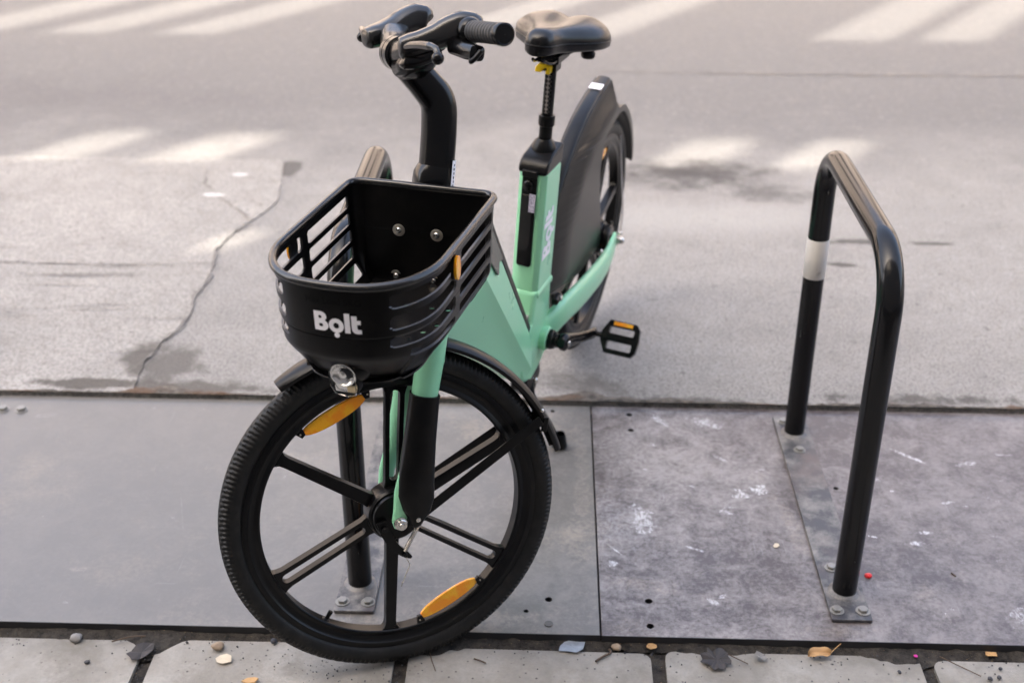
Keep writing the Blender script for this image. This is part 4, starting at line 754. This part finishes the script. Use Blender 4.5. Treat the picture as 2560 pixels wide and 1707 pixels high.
MB().box((0.515, 0.050, 0.382), (0.045, 0.018, 0.018)).build('cover_tab', 'plastic', bike, bevel=0.006)
MB().sphere((0.512, 0.060, 0.384), (0.0075, 0.003, 0.0075), 12).build('cover_bolt', 'chrome', bike, smooth=80)

# rear wheel cover with its arch and tail
ARC = 0.331
side = spline([(0.030, 0.792), (0.17, 0.7735), (0.293, 0.738), (0.410, 0.672), (0.492, 0.595), (0.532, 0.505)], 6) + [Vector((0.533, 0.392)), Vector((0.4625, 0.372)), Vector((0.26, 0.345)), Vector((0.062, 0.337))] + spline([(0.070, 0.39), (0.118, 0.485), (0.152, 0.585), (0.140, 0.654), (0.105, 0.678)], 5)
arch_in = [Vector((0.353 * sin(radians(a)), ARC + 0.353 * cos(radians(a)))) for a in range(10, -74, -4)]
arch_out = [Vector((0.372 * sin(radians(a)), ARC + 0.372 * cos(radians(a)))) for a in range(-72, -2, 4)]
outline = [(p.x, p.y) for p in side + arch_in + arch_out] + [(0.012, 0.725), (0.018, 0.76)]
crest = spline([(0.533, 0.40), (0.532, 0.505), (0.492, 0.595), (0.410, 0.672), (0.293, 0.738), (0.17, 0.7735), (0.030, 0.792)], 8)
def cov_w(a, u):
    d = min((Vector((a, u)) - p).length for p in crest); t = max(0.0, min(1.0, d / 0.085)); t = t * t * (3 - 2 * t); k = max(0.0, min(1.0, (0.06 - a) / 0.25)); return lerp(lerp(0.0215, 0.045, t), 0.030, k)
for sg in (1, -1):
    b = MB(); b.prism(outline, t0=0.0, t1=1.0); me_ = bpy.data.meshes.new('tmp'); me_.from_pydata(b.v, [], b.f); bm = bmesh.new(); bm.from_mesh(me_)
    bmesh.ops.subdivide_edges(bm, edges=[e for e in bm.edges if e.calc_length() > 0.04 and abs(e.verts[0].co.z - e.verts[1].co.z) < 0.5], cuts=5, use_grid_fill=True); bmesh.ops.triangulate(bm, faces=bm.faces); bm.verts.index_update()
    b = MB(); b.v = [tuple(v.co) for v in bm.verts]; b.f = [tuple(v.index for v in f.verts) for f in bm.faces]; bm.free(); bpy.data.meshes.remove(me_)
    b.v = [(x, sg * (cov_w(x, y) - (0.004 if z < 0.5 else 0.0)), y) for x, y, z in b.v]
    b.build('wheel_cover', 'cover', bike, smooth=35, M=YAWR)
loops = []
for i, p in enumerate(crest):
    t = (crest[min(i + 1, len(crest) - 1)] - crest[max(i - 1, 0)]).normalized(); nn = Vector((t.y, -t.x)); nn = nn if (nn.x + nn.y) > 0 else -nn; hw = 0.0222; tp = 1.0 - 0.30 * (i / (len(crest) - 1)); sec = []
    for q, dd in ((1.08, -0.014), (1.02, -0.003), (0.93, 0.004), (0.72, 0.0080), (0.34, 0.0095), (0, 0.010), (-0.34, 0.0095), (-0.72, 0.0080), (-0.93, 0.004), (-1.02, -0.003), (-1.08, -0.014)):
        sec.append((p.x + nn.x * dd * tp, hw * q * (1 - 0.2 * i / (len(crest) - 1)), p.y + nn.y * dd * tp))
    loops.append(sec)
MB().loft(loops).build('cover_spine', 'cover', bike, smooth=60, M=YAWR)
ar_ = MB(); loops = []
for k in range(0, 16):
    a = radians(lerp(14, -72, k / 15)); hw = lerp(0.043, 0.030, min(1, k / 8)); sec = []
    for q in (-1, -0.8, -0.4, 0, 0.4, 0.8, 1): sec.append((0.3725 - 0.010 * abs(q) ** 3, hw * q))
    for q in (1, 0.5, 0, -0.5, -1): sec.append((0.366 - 0.010 * abs(q) ** 3, hw * q * 0.97))
    loops.append([(r * sin(a), y, ARC + r * cos(a)) for r, y in sec])
ar_.loft(loops).build('rear_arch', 'cover', bike, smooth=40, M=YAWR)
sk = MB(); sk.add([(0.092, -0.0165, 0.7950), (0.124, -0.0165, 0.7908), (0.124, 0.0165, 0.7908), (0.092, 0.0165, 0.7950)], [(0, 1, 2, 3)]); sk.build('tail_sticker', 'print', bike, M=YAWR, solid=0.0008, smooth=0)

# saddle
loops = []; ST_S = [(0.413, 0.055, 0.022), (0.419, 0.078, 0.032), (0.434, 0.099, 0.038), (0.458, 0.108, 0.041), (0.488, 0.107, 0.041), (0.52, 0.096, 0.039), (0.555, 0.073, 0.036), (0.585, 0.050, 0.034), (0.61, 0.038, 0.0335), (0.632, 0.034, 0.0325), (0.650, 0.0295, 0.0285), (0.662, 0.021, 0.019), (0.668, 0.010, 0.010)]
for a, hw, ht in ST_S:
    lp = []; base = 1.019 + 0.105 * (a - 0.47); 
    for k in range(40):
        th = 2 * pi * k / 40; c, s_ = cos(th), sin(th); y = hw * math.copysign(abs(c) ** 0.82, c)
        if s_ >= 0: z = ht * abs(s_) ** 0.85 - 0.013 * math.exp(-(y / 0.022) ** 2) * max(0, min(1, (0.60 - a) / 0.07)) * s_ + 0.010 * max(0, (0.5 - a) / 0.09) * s_
        else: z = -0.023 * abs(s_) ** 0.5 - 0.004 * abs(c)
        lp.append((a, y - 0.006, base + z - 0.004))
    loops.append(lp)
sd_ = MB(); sd_.loft(loops); sd_ = sd_.build('saddle', 'leather', bike, smooth=80)
pp_ = []
for a, hw, ht in ST_S[1:]: pp_.append((a, hw * 1.004, 1.0185 + 0.105 * (a - 0.47)))
pp_ = pp_ + [(a, -y, z) for a, y, z in pp_[::-1]]; pp_ = [(a, y - 0.006, z - 0.004) for a, y, z in pp_]
MB().tube(pp_, 0.0012, 6, closed=True).build('piping', 'cover', sd_, smooth=80)
b = MB(); b.box((0.55, 0, 0.988), (0.085, 0.050, 0.020)); b.build('saddle_plate', 'gloss', bike, bevel=0.003); b = MB(); b.box((0.56, 0, 0.968), (0.040, 0.034, 0.024)); b.build('saddle_clamp', 'gloss', bike, bevel=0.003); b = MB(); b.loft([[(0.545, -0.012, 0.962), (0.575, -0.012, 0.962), (0.575, 0.012, 0.962), (0.545, 0.012, 0.962)], [(0.505, -0.016, 0.990), (0.56, -0.016, 0.985), (0.56, 0.016, 0.985), (0.505, 0.016, 0.990)]]); b.build('clamp_gusset', 'gloss', bike, bevel=0.003)
for sg in (-1, 1):
    MB().tube(spline([(0.66, 0.012 * sg, 1.004), (0.62, 0.019 * sg, 0.990), (0.52, 0.022 * sg, 0.986), (0.46, 0.050 * sg, 0.992)], 6), 0.0036, 10).build('saddle_rail', 'gloss', bike)
    MB().lathe([(0.0005, 0.970), (0.014, 0.970), (0.0165, 0.975), (0.0165, 0.982), (0.0135, 0.986), (0.0165, 0.991), (0.0165, 1.004)], 20, axis='z', M=Matrix.Translation((0.47, 0.056 * sg, 0))).build('saddle_bumper', 'plastic', bike)
yz = [(435, 880), (440, 830), (470, 792), (590, 785), (625, 820), (615, 895), (565, 890), (570, 855), (555, 835), (535, 842), (515, 878)]
yl = MB(); yl.prism([((x - 560) * 0.000185 - 0.003, 0.955 + (895 - y) * 0.000205) for x, y in yz], t0=0.577, t1=0.597, axis='x'); yl.build('seat_lever', 'yellow', bike, bevel=0.002)

# cranks and pedals
for sg, E1 in ((1, Vector((0.400, 0, 0.248))), (-1, Vector((0.720, 0, 0.338)))):
    MB().lathe([(0.0005, 0.050), (0.0235, 0.050), (0.0245, 0.053), (0.0245, 0.062), (0.022, 0.064), (0.022, 0.068), (0.017, 0.070), (0.017, 0.076)], 30, M=Matrix.Translation((0.56, 0, 0.293)) @ Matrix.Diagonal((1, sg, 1, 1))).build('bearing_cup', 'plastic', bike, smooth=28)
    c0 = Vector((0.56, 0, 0.293)); cs = [(c0 - (E1 - c0) * 0.10, 0.087, 0.012, 0.010), (c0, 0.090, 0.0225, 0.0145), (c0.lerp(E1, 0.14), 0.093, 0.020, 0.0125), (c0.lerp(E1, 0.4), 0.104, 0.0150, 0.0085), (c0.lerp(E1, 0.75), 0.118, 0.0135, 0.0075), (E1, 0.124, 0.0145, 0.0085), (E1 + (E1 - c0) * 0.07, 0.125, 0.007, 0.005)]
    pp = spline([(p.x, y, p.z) for p, y, *_ in cs], 4); loops = []
    for i, p in enumerate(pp):
        x = i / 4; k = min(int(x), len(cs) - 2); f_ = x - k; t = pp[min(i + 1, len(pp) - 1)] - pp[max(i - 1, 0)]; loops.append(body_loop(p, t, lerp(cs[k][3], cs[k + 1][3], f_), lerp(cs[k][2], cs[k + 1][2], f_), 20, 2.6))
    b = MB(); b.loft(loops); b.v = [(x, y * sg, z) for x, y, z in b.v]; b.build('crank', 'gloss', bike, smooth=50)
    MB().lathe([(0.0005, 0.1065), (0.0058, 0.1065), (0.0068, 0.105), (0.0068, 0.098)], 16, M=Matrix.Translation(c0) @ Matrix.Diagonal((1, sg, 1, 1))).build('crank_bolt', 'chrome', bike)
    ex = Vector((-0.55, 0, 0.835)).normalized() if sg > 0 else Vector((-0.9, 0, 0.43)).normalized(); ey = Vector((0, sg, 0)); ez = ex.cross(ey)
    Mp = basis((E1.x, 0.195 * sg, E1.z), ey, ex, ez)       # pedal: x outward, y across, z through
    out = [(-0.050, -0.012), (-0.034, -0.043), (0.036, -0.043), (0.046, -0.030), (0.049, 0.0), (0.046, 0.030), (0.036, 0.043), (-0.034, 0.043), (-0.050, 0.012)]
    pd = MB(); pd.prism(out, [rrect(-0.031, 0.0095, 0.033, 0.0265, 0.004, 3), rrect(-0.031, -0.0305, 0.033, -0.0105, 0.004, 3)], -0.0115, 0.0115); pd = pd.build('pedal', 'gloss', bike, M=Mp, bevel=0.0022)
    MB().tube([(-0.078, 0, 0), (-0.046, 0, 0)], 0.0072, 14).build('pedal_axle', 'gloss', pd, M=Mp)
    MB().box((0.002, 0.0350, -0.0118), (0.050, 0.0095, 0.0026)).build('pedal_reflector', 'amber', pd, M=Mp, bevel=0.0008)

# kickstand
kb = MB(); kb.prism([(0.655, 0.225), (0.560, 0.238), (0.545, 0.190), (0.575, 0.150), (0.615, 0.150), (0.650, 0.185)], t0=-0.010, t1=0.034, axis='y'); kb.build('kickstand_bracket', 'gloss', bike, bevel=0.006)
MB().sphere((0.588, 0.0365, 0.185), (0.009, 0.006, 0.009), 14).build('kickstand_bolt', 'chrome', bike, smooth=80)
MB().tube(spline([(0.602, 0.022, 0.190), (0.600, 0.030, 0.150), (0.592, 0.052, 0.110), (0.582, 0.080, 0.060), (0.574, 0.102, 0.014)], 6), [0.0125] * 6 + [0.0105] * 19, 16).build('kickstand_leg', 'plastic', bike)
ft = MB(); ft.lathe([(0.0005, -0.009), (0.016, -0.009), (0.0195, -0.006), (0.0200, 0.001), (0.0170, 0.011), (0.0130, 0.028), (0.0115, 0.032)], 24, axis='z', M=Matrix.Translation((0.570, 0.1085, 0.0065))); ft.build('kickstand_foot', 'plastic', bike, smooth=50)

# ---- basket (local: forward, left, up; origin at the back of the rim)
W2, FC, FB = 0.1345, 0.285, 0.136
def outline_pts():
    """(f, b, tag) round the rim from back centre over the left side to the front and back along the right"""
    h = [(0.0, 0.0, 'b'), (0.0, 0.045, 'b'), (0.0, 0.09, 'b'), (0.0, W2 - 0.026, 'b')]
    for k in range(1, 6): a = radians(90 * k / 6); h.append((0.026 - 0.026 * cos(a), W2 - 0.026 + 0.026 * sin(a), 'c'))
    for f_ in (0.026, 0.032, 0.034, 0.036, 0.039, 0.044, 0.08, 0.12, 0.16, 0.192, 0.197, 0.200, 0.202, 0.204, 0.226, 0.228, 0.230, 0.233, 0.238, 0.262): h.append((f_, W2, 's'))
    for k in range(0, 49):
        th = radians(90 * k / 48); h.append((FC + FB * sin(th), W2 * max(0, cos(th)) ** (2 / 2.6), 'f'))
    return h + [(f_, -b_, t) for f_, b_, t in h[-2:0:-1]]
OUT = outline_pts(); NO = len(OUT)
NRM = []
for i in range(NO):
    a, c = Vector(OUT[i - 1][:2]), Vector(OUT[(i + 1) % NO][:2]); t = (c - a).normalized(); n_ = Vector((-t.y, t.x)); p = Vector(OUT[i][:2]) - Vector((0.2, 0)); NRM.append(n_ if n_.dot(p) > 0 else -n_)
def ring(z, ins):
    r = []
    for i, (f_, b_, t) in enumerate(OUT):
        n_ = NRM[i]; k = ins * (0.12 if n_.x < -0.9 else (1.15 if n_.x > 0.5 else 1.0)); bb = b_ - n_.y * k; bb = math.copysign(min(abs(bb), W2 - ins * (0.95 if f_ < 0.05 else 0.0)) if f_ < 0.05 else abs(bb), bb); r.append((f_ - n_.x * k, bb, z * (1.0 - 0.10 * max(0.0, min(1.0, (f_ - 0.20) / 0.20)) * max(0.0, min(1.0, (-z - 0.09) / 0.04)))))
    return r
REAR = [(-0.0165 - 0.0320 * k, -0.0385 - 0.0320 * k) for k in range(5)]
FRONT = [(-0.0135, -0.0385), (-0.0500, -0.0750), (-0.0865, -0.1115)]
FR4 = (-0.1245, -0.1405)
zs = sorted({0.0, -0.134, -0.139, -0.171, -0.180, -0.190, -0.1955, -0.198} | {z for p in REAR + FRONT + [FR4] for z in p} | {p[i] + d * sg for p in FRONT + REAR + [FR4] for i, sg in ((0, -1), (1, 1)) for d in (0.0008, 0.002, 0.0038, 0.006)}, reverse=True)
INS = [(0.0, 0.0), (-0.130, 0.0062), (-0.136, 0.0072), (-0.142, 0.0098), (-0.150, 0.0142), (-0.171, 0.0272), (-0.190, 0.040), (-0.1955, 0.046), (-0.198, 0.054)]
def ins_at(z):
    for (z0, i0), (z1, i1) in zip(INS, INS[1:]):
        if z1 <= z <= z0: return lerp(i0, i1, (z - z0) / (z1 - z0))
    return INS[-1][1]
rows = [(z, ins_at(z)) for z in zs]
vs = [p for z, ins in rows for p in ring(z, ins)]; fs = []
for i in range(len(rows) - 1):
    zm = (rows[i][0] + rows[i + 1][0]) / 2
    for j in range(NO):
        A_, B_ = OUT[j], OUT[(j + 1) % NO]; fm, bm_ = (A_[0] + B_[0]) / 2, abs(A_[1] + B_[1]) / 2; cut = False
        def open_at(slots, d, r):
            e = r - sqrt(max(0.0, r * r - max(0.0, r - d) ** 2)); return any(lo + e < zm < hi - e for hi, lo in slots)
        if bm_ > 0.12 and 0.032 < fm < 0.204: cut = open_at(REAR, min(fm - 0.032, 0.204 - fm), 0.006)
        elif fm > 0.226 and bm_ > 0.086:
            cut = open_at(FRONT, min(fm - 0.226, (bm_ - 0.086) * 1.25 if bm_ < 0.12 else 1), 0.008)
            if fm < 0.372 and bm_ > 0.106: cut = cut or open_at([FR4], min(fm - 0.226, (0.372 - fm) * 1.2), 0.006)
        if not cut: a = i * NO + j; c = i * NO + (j + 1) % NO; fs.append((a, c, c + NO, a + NO))
bw = MB().add(vs, fs); bask = bw.build('basket', 'plastic', bike, M=BK, solid=0.0038, smooth=40, bevel=0.0006, bseg=1)
bask.data.materials.append(MAT['lip']); bask.modifiers['solid'].material_offset_rim = 1
bask['label'] = 'black plastic front basket with slotted sides'
MB().tube(ring(0.0015, -0.001), 0.0068, 12, closed=True).build('basket_rim', 'satin', bask, M=BK, smooth=80)
fo = [(p[0], p[1]) for p in ring(0, 0.037)]
fh = [circle(x, y, 0.0055, 10) for x in (0.10, 0.16, 0.22, 0.28) for y in (-0.075, -0.045, 0.045, 0.075)] + [circle(x, y, 0.0055, 10) for x in (0.13, 0.19, 0.25) for y in (-0.06, 0.06)] + [circle(x, 0.0, 0.0055, 10) for x in (0.10, 0.22, 0.3)]
MB().prism(fo, fh, -0.1845, -0.1815).build('basket_floor', 'satin', bask, M=BK, smooth=0)
for b_, z in ((-0.048, -0.084), (0.024, -0.086), (-0.057, -0.175), (0.015, -0.176)):
    Mb = BK @ Matrix.Translation((0.0035, b_, z)) @ Matrix.Rotation(radians(-90), 4, 'Z')
    MB().lathe([(0.0116, 0.0), (0.0116, 0.0012), (0.0108, 0.0016), (0.0060, 0.0016)], 28, M=Mb @ Matrix.Identity(4)).build('washer', 'washer', bask)
    MB().lathe([(0.0062, 0.001), (0.0060, 0.0032), (0.0045, 0.0048), (0.0026, 0.0050), (0.0024, 0.0030), (0.0003, 0.0030)], 20, M=Mb).build('basket_bolt', 'chrome', bask)
for b_, z, r in ((-0.011, -0.083, 0.0042), (-0.013, -0.113, 0.004), (-0.015, -0.136, 0.0078), (-0.094, -0.128, 0.0022), (-0.096, -0.176, 0.0022)):
    MB().lathe([(0.0003, 0.0), (r, 0.0)], 16, M=BK @ Matrix.Translation((0.0024, b_, z)) @ Matrix.Rotation(radians(-90), 4, 'Z')).build('drain_hole', 'hole' if r > 0.003 else 'washer', bask)  # flat discs; the small bright ones stand for light through the holes
# side reflectors
for sg in (1, -1):
    Mr = BK @ Matrix.Translation((0.247, (W2 + 0.004) * sg, -0.028))
    b = MB(); o2 = [(0.0115 * cos(2 * pi * k / 20), 0.0205 * math.copysign(abs(sin(2 * pi * k / 20)) ** 0.8, sin(2 * pi * k / 20))) for k in range(20)]
    b.prism([(x * 1.12, y * 1.08) for x, y in o2], t0=-0.003 * sg, t1=0.002 * sg, axis='y'); b.build('reflector_base', 'plastic', bask, M=Mr)
    c = MB(); c.prism(o2, t0=0.0, t1=0.0065 * sg, axis='y'); c.build('side_reflector', 'amber', bask, M=Mr, bevel=0.0025, bseg=3)
# white logo and the moulded load mark, both following the curved front
def front_f(b_, z):
    ins = ins_at(z); w = W2 - ins; k = min(0.999, abs(b_) / w); return FC + FB * sqrt(max(0.0, 1 - k ** 2.6)) - ins * 1.15
S_ = 0.0325; B0, Z0 = -0.0275, -0.0755
for o_, h_ in logo_shapes():
    lg = MB(); lg.prism(o_, h_, 0.0, 1.0); lg.v = [(front_f(B0 + x * S_, Z0 + y * S_) + 0.0021 + 0.0004 * z, B0 + x * S_, Z0 + y * S_) for x, y, z in lg.v]; lg.build('logo_letter', 'print', bask, M=BK, smooth=0)
def text_mesh(body, size):
    cu = bpy.data.curves.new('t', 'FONT'); cu.body = body; cu.size = size; cu.offset = size * 0.02; cu.extrude = 0.0; cu.resolution_u = 3; o = bpy.data.objects.new('t', cu); COL.objects.link(o)
    me = bpy.data.meshes.new_from_object(o.evaluated_get(bpy.context.evaluated_depsgraph_get())); r = ([tuple(v.co) for v in me.vertices], [tuple(p.vertices) for p in me.polygons]); bpy.data.objects.remove(o); bpy.data.curves.remove(cu); bpy.data.meshes.remove(me); return r
tv, tf = text_mesh('Max Load 5KG', 0.0145); wmax = max(v[0] for v in tv); b = MB(); b.add([(front_f(v[0] - 0.040, -0.0285 + v[1]) + 0.0024, v[0] - 0.040, -0.0285 + v[1]) for v in tv], tf); b.build('load_mark', 'embossed', bask, M=BK, smooth=0)['kind'] = 'stuff'
# headlamp under the front lip
ML = BK @ Matrix.Translation((0.388, 0.004, -0.158)) @ Matrix.Rotation(radians(8), 4, 'Y')
hl = MB(); hl.sphere((-0.014, 0.008, 0.004), (0.026, 0.033, 0.031), 24, rings=14); hl.build('lamp_hood', 'plastic', bask, M=ML, smooth=80)
lens_o = [(0.0225 * cos(radians(a)), 0.0215 * sin(radians(a))) for a in range(-20, 201, 10)] + [(-0.0205, -0.020), (-0.0150, -0.034), (0.004, -0.0375), (0.0195, -0.034), (0.0225, -0.020)]
b = MB(); b.prism([(x * 1.04, y * 1.04) for x, y in lens_o], t0=-0.010, t1=0.0085, axis='x'); lamp = b.build('headlamp', 'plastic', bask, M=ML, bevel=0.002)
b = MB(); b.lathe([(0.0205, 0.0138), (0.0190, 0.0140), (0.0180, 0.0120), (0.0150, 0.0098), (0.0145, 0.0106), (0.0105, 0.0090), (0.0100, 0.0100), (0.0070, 0.0092), (0.0062, 0.0130), (0.0003, 0.0138)], 28, M=Matrix.Translation((0, 0, 0.0)) @ Matrix.Rotation(radians(-90), 4, 'Z')); b.build('lamp_bowl', 'mirror', bask, M=ML)
b = MB(); b.box((0.0095, -0.006, -0.0265), (0.002, 0.020, 0.014)); b.build('lamp_prism', 'mirror', bask, M=ML); b = MB(); b.box((0.0105, 0.0105, -0.0265), (0.003, 0.013, 0.013)); b.build('lamp_chip', 'cream', bask, M=ML, bevel=0.001)
b = MB(); b.prism(lens_o, t0=0.0145, t1=0.0185, axis='x'); b.build('lamp_lens', 'lens', bask, M=ML, bevel=0.0018, bseg=3)

# ------------------------------------------------------------------ litter on the slabs and boards
def flake(name, mat, x, y, z, r, seed, label, cat, sx=1.0, rot=0.0, curl=0.004, n=9, th=0.0010):
    rnd = random.Random(seed); out = []
    for k in range(n): a = 2 * pi * k / n; q = r * rnd.uniform(0.72, 1.12); out.append((q * cos(a) * sx, q * sin(a)))
    b = MB(); vs = [(0, 0, curl * 0.2)] + [(p[0], p[1], curl * rnd.uniform(0, 1)) for p in out]; fs = [(0, 1 + k, 1 + (k + 1) % n) for k in range(n)]; b.add(vs, fs)
    return tag(b.build(name, mat, None, smooth=0, solid=th, M=Matrix.Translation((x, y, z)) @ Matrix.Rotation(rot, 4, 'Z')), label, cat)
def pebble(name, mat, x, y, z, r, seed, label, cat, sx=1.0, sz=0.6, group=None):
    b = MB(); b.sphere((0, 0, 0), (r * sx, r, r * sz), 10, rings=7); b.v = [tuple(Vector(v) * (1 + 0.35 * noise.noise(Vector(v) * (1.2 / r) + Vector((seed, 0, 0))))) for v in b.v]
    return tag(b.build(name, mat, None, smooth=50, M=Matrix.Translation((x, y, z + r * sz * 0.55)) @ Matrix.Rotation(seed, 4, 'Z')), label, cat, group)
def twig(name, pts, r, label, mat='twig'):
    return tag(MB().tube(spline(pts, 4), r, 6).build(name, mat, None, smooth=60), label, 'twig')
PZ = PAVE_Z + 0.002
lf = MB(); vs = []; fs = []; nn_ = 10
for i in range(nn_):
    t = i / (nn_ - 1); w_ = 0.011 * sin(pi * t) ** 0.7 * (1 + 0.15 * sin(9 * t)); zc = 0.010 * sin(pi * t) * 0.5 + 0.004
    for j in (-1, -0.5, 0, 0.5, 1): vs.append((lerp(-0.026, 0.022, t), w_ * j, zc + 0.011 * abs(j) ** 1.5 * (1 if j > 0 else 0.3) + 0.002 * sin(7 * t + j)))
for i in range(nn_ - 1):
    for j in range(4): a = i * 5 + j; fs.append((a, a + 1, a + 6, a + 5))
lf.add(vs, fs); ML_ = Matrix.Translation((0.560, 1.930, PZ)) @ Matrix.Rotation(0.15, 4, 'Z'); lf_o = lf.build('fallen_leaf', 'leaf_dry', None, solid=0.0008, smooth=60, M=ML_); tag(lf_o, 'curled tan leaf with a long stalk lying on the paving below the right rack', 'leaf')
MB().tube(spline([(0.020, 0, 0.006), (0.034, 0.010, 0.010), (0.055, 0.022, 0.016)], 5), 0.0009, 6).build('leaf_stalk', 'leaf_dry', lf_o, M=ML_)
flake('rotten_leaf', 'leaf_dark', 0.350, 1.912, PZ + 0.001, 0.030, 3, 'blackened rotten leaf stuck flat on the paving', 'leaf', 1.05, 0.4, 0.010, 26)
flake('scrap', 'stone', 0.440, 1.921, PZ + 0.002, 0.013, 5, 'small grey scrap standing at a slab edge', 'scrap', 0.7, 1.3, 0.012, 7)
flake('foil_scrap', 'scrap', 0.060, 1.941, PZ + 0.002, 0.020, 8, 'blue grey foil scrap against the front edge of the boards', 'scrap', 1.5, 0.0, 0.004, 10)
flake('paper_scrap', 'paper', -0.641, 1.880, PZ + 0.001, 0.015, 4, 'cream paper scrap on the left paving slab', 'scrap', 1.35, 0.4, 0.006, 7)
flake('wood_chip', 'wood', -0.573, 1.822, PZ + 0.001, 0.010, 9, 'orange wood chip at the bottom edge of the paving', 'chip', 1.7, 0.25, 0.003, 6, 0.003)
flake('leaf_scrap', 'leaf_dry', 0.221, 1.945, PZ + 0.002, 0.009, 12, 'brown leaf scrap in the joint before the right board', 'leaf', 1.5, -0.3, 0.006, 8)
flake('leaf_scrap', 'wood', 0.907, 1.946, PZ + 0.002, 0.007, 14, 'orange leaf scrap at the far right edge of the boards', 'leaf', 2.0, 0.0, 0.005, 8)
flake('dead_leaf', 'leaf_dark', -0.810, 1.893, PZ + 0.001, 0.022, 16, 'dark dead leaf crumpled in the left paving joint', 'leaf', 1.5, 0.8, 0.010, 12)
flake('chip', 'paper', 0.522, 2.267, 0.0015, 0.007, 18, 'pale chip lying left of the right rack plate', 'chip', 1.6, 0.9, 0.002, 6)
pebble('mud_clump', 'tan_stone', -0.660, 1.914, PZ, 0.013, 2.0, 'brown mud clump above the cream paper scrap', 'clump', 0.9, 0.6)
pebble('stone', 'stone', -0.957, 1.930, PZ, 0.013, 5.0, 'round grey stone in the dirt at the far left', 'stone')
pebble('stone', 'tan_stone', 0.151, 1.943, PZ, 0.011, 7.0, 'flat tan stone by the joint between the boards', 'stone', 0.9, 0.5)
pebble('red_bead', 'red', 0.705, 2.165, 0.0, 0.0075, 3.0, 'bright red plastic bit on the board beside the right rack', 'plastic bit', 1.1, 0.8)
pebble('magenta_bead', 'magenta', 0.752, 1.934, PZ + 0.004, 0.004, 3.0, 'tiny magenta bit in the right paving joint', 'plastic bit')
for i, (x, y, r, lb_) in enumerate(((0.710, 1.892, 0.0042, 'dark pebble on the slab right of the curled leaf'), (0.884, 1.878, 0.0055, 'larger dark pebble near the lower right picture corner'), (0.903, 1.883, 0.005, 'dark pebble touching the larger one near the lower right corner'), (0.913, 1.908, 0.004, 'dark pebble highest of those on the rightmost slab'), (-0.912, 1.863, 0.0055, 'dark pebble alone on the far left slab'), (-0.551, 1.936, 0.007, 'dark pebble at the boards just left of the tyre'))):
    pebble('pebble', 'grit', x, y, PZ, r, i * 1.7 + 0.4, lb_, 'pebble', group='dark pebbles on the paving')
twig('twig', [(-0.228, 1.915, PZ + 0.002), (-0.222, 1.89, PZ + 0.004), (-0.214, 1.868, PZ + 0.002), (-0.212, 1.862, PZ + 0.002)], 0.0012, 'thin bent twig just right of the tyre contact')
twig('twig', [(-0.138, 1.899, PZ + 0.002), (-0.125, 1.893, PZ + 0.003), (-0.113, 1.887, PZ + 0.002)], 0.0016, 'short brown twig right of the tyre on the pale slab')
twig('catkin', [(0.135, 1.935, PZ + 0.003), (0.138, 1.925, PZ + 0.003), (0.122, 1.913, PZ + 0.003), (0.107, 1.900, PZ + 0.002)], 0.0026, 'brown catkin on the slab below the tan stone')
twig('twig', [(0.374, 1.928, PZ + 0.004), (0.398, 1.912, PZ + 0.003), (0.412, 1.903, PZ + 0.002)], 0.0011, 'thin twig beside the blackened leaf')
twig('twig', [(0.800, 1.936, PZ + 0.004), (0.84, 1.905, PZ + 0.003), (0.868, 1.884, PZ + 0.002)], 0.0011, 'long straight stalk on the right paving slab')
twig('twig', [(-0.88, 1.920, PZ + 0.005), (-0.845, 1.932, PZ + 0.008), (-0.815, 1.938, PZ + 0.006)], 0.0014, 'reddish twig in the dirt above the left paving joint')
twig('twig', [(0.889, 2.183, 0.002), (0.895, 2.170, 0.003)], 0.0016, 'tiny brown twig on the right board')
sp_ = empty('seedling', Matrix.Translation((0.382, 1.958, PZ)), 'tiny green seedling at the front edge of the right board', 'plant')
MB().tube([(0, 0, 0), (0.001, -0.001, 0.007), (-0.001, -0.002, 0.012)], 0.0006, 6).build('stem', 'sprout', sp_)
for a in (0.4, 2.6):
    b = MB(); b.add([(0, 0, 0.012), (0.004 * cos(a) - 0.002 * sin(a), 0.004 * sin(a) + 0.002 * cos(a), 0.014), (0.008 * cos(a), 0.008 * sin(a), 0.0135), (0.004 * cos(a) + 0.002 * sin(a), 0.004 * sin(a) - 0.002 * cos(a), 0.014)], [(0, 1, 2, 3)]); b.build('leaf', 'sprout', sp_, smooth=0, solid=0.0004)
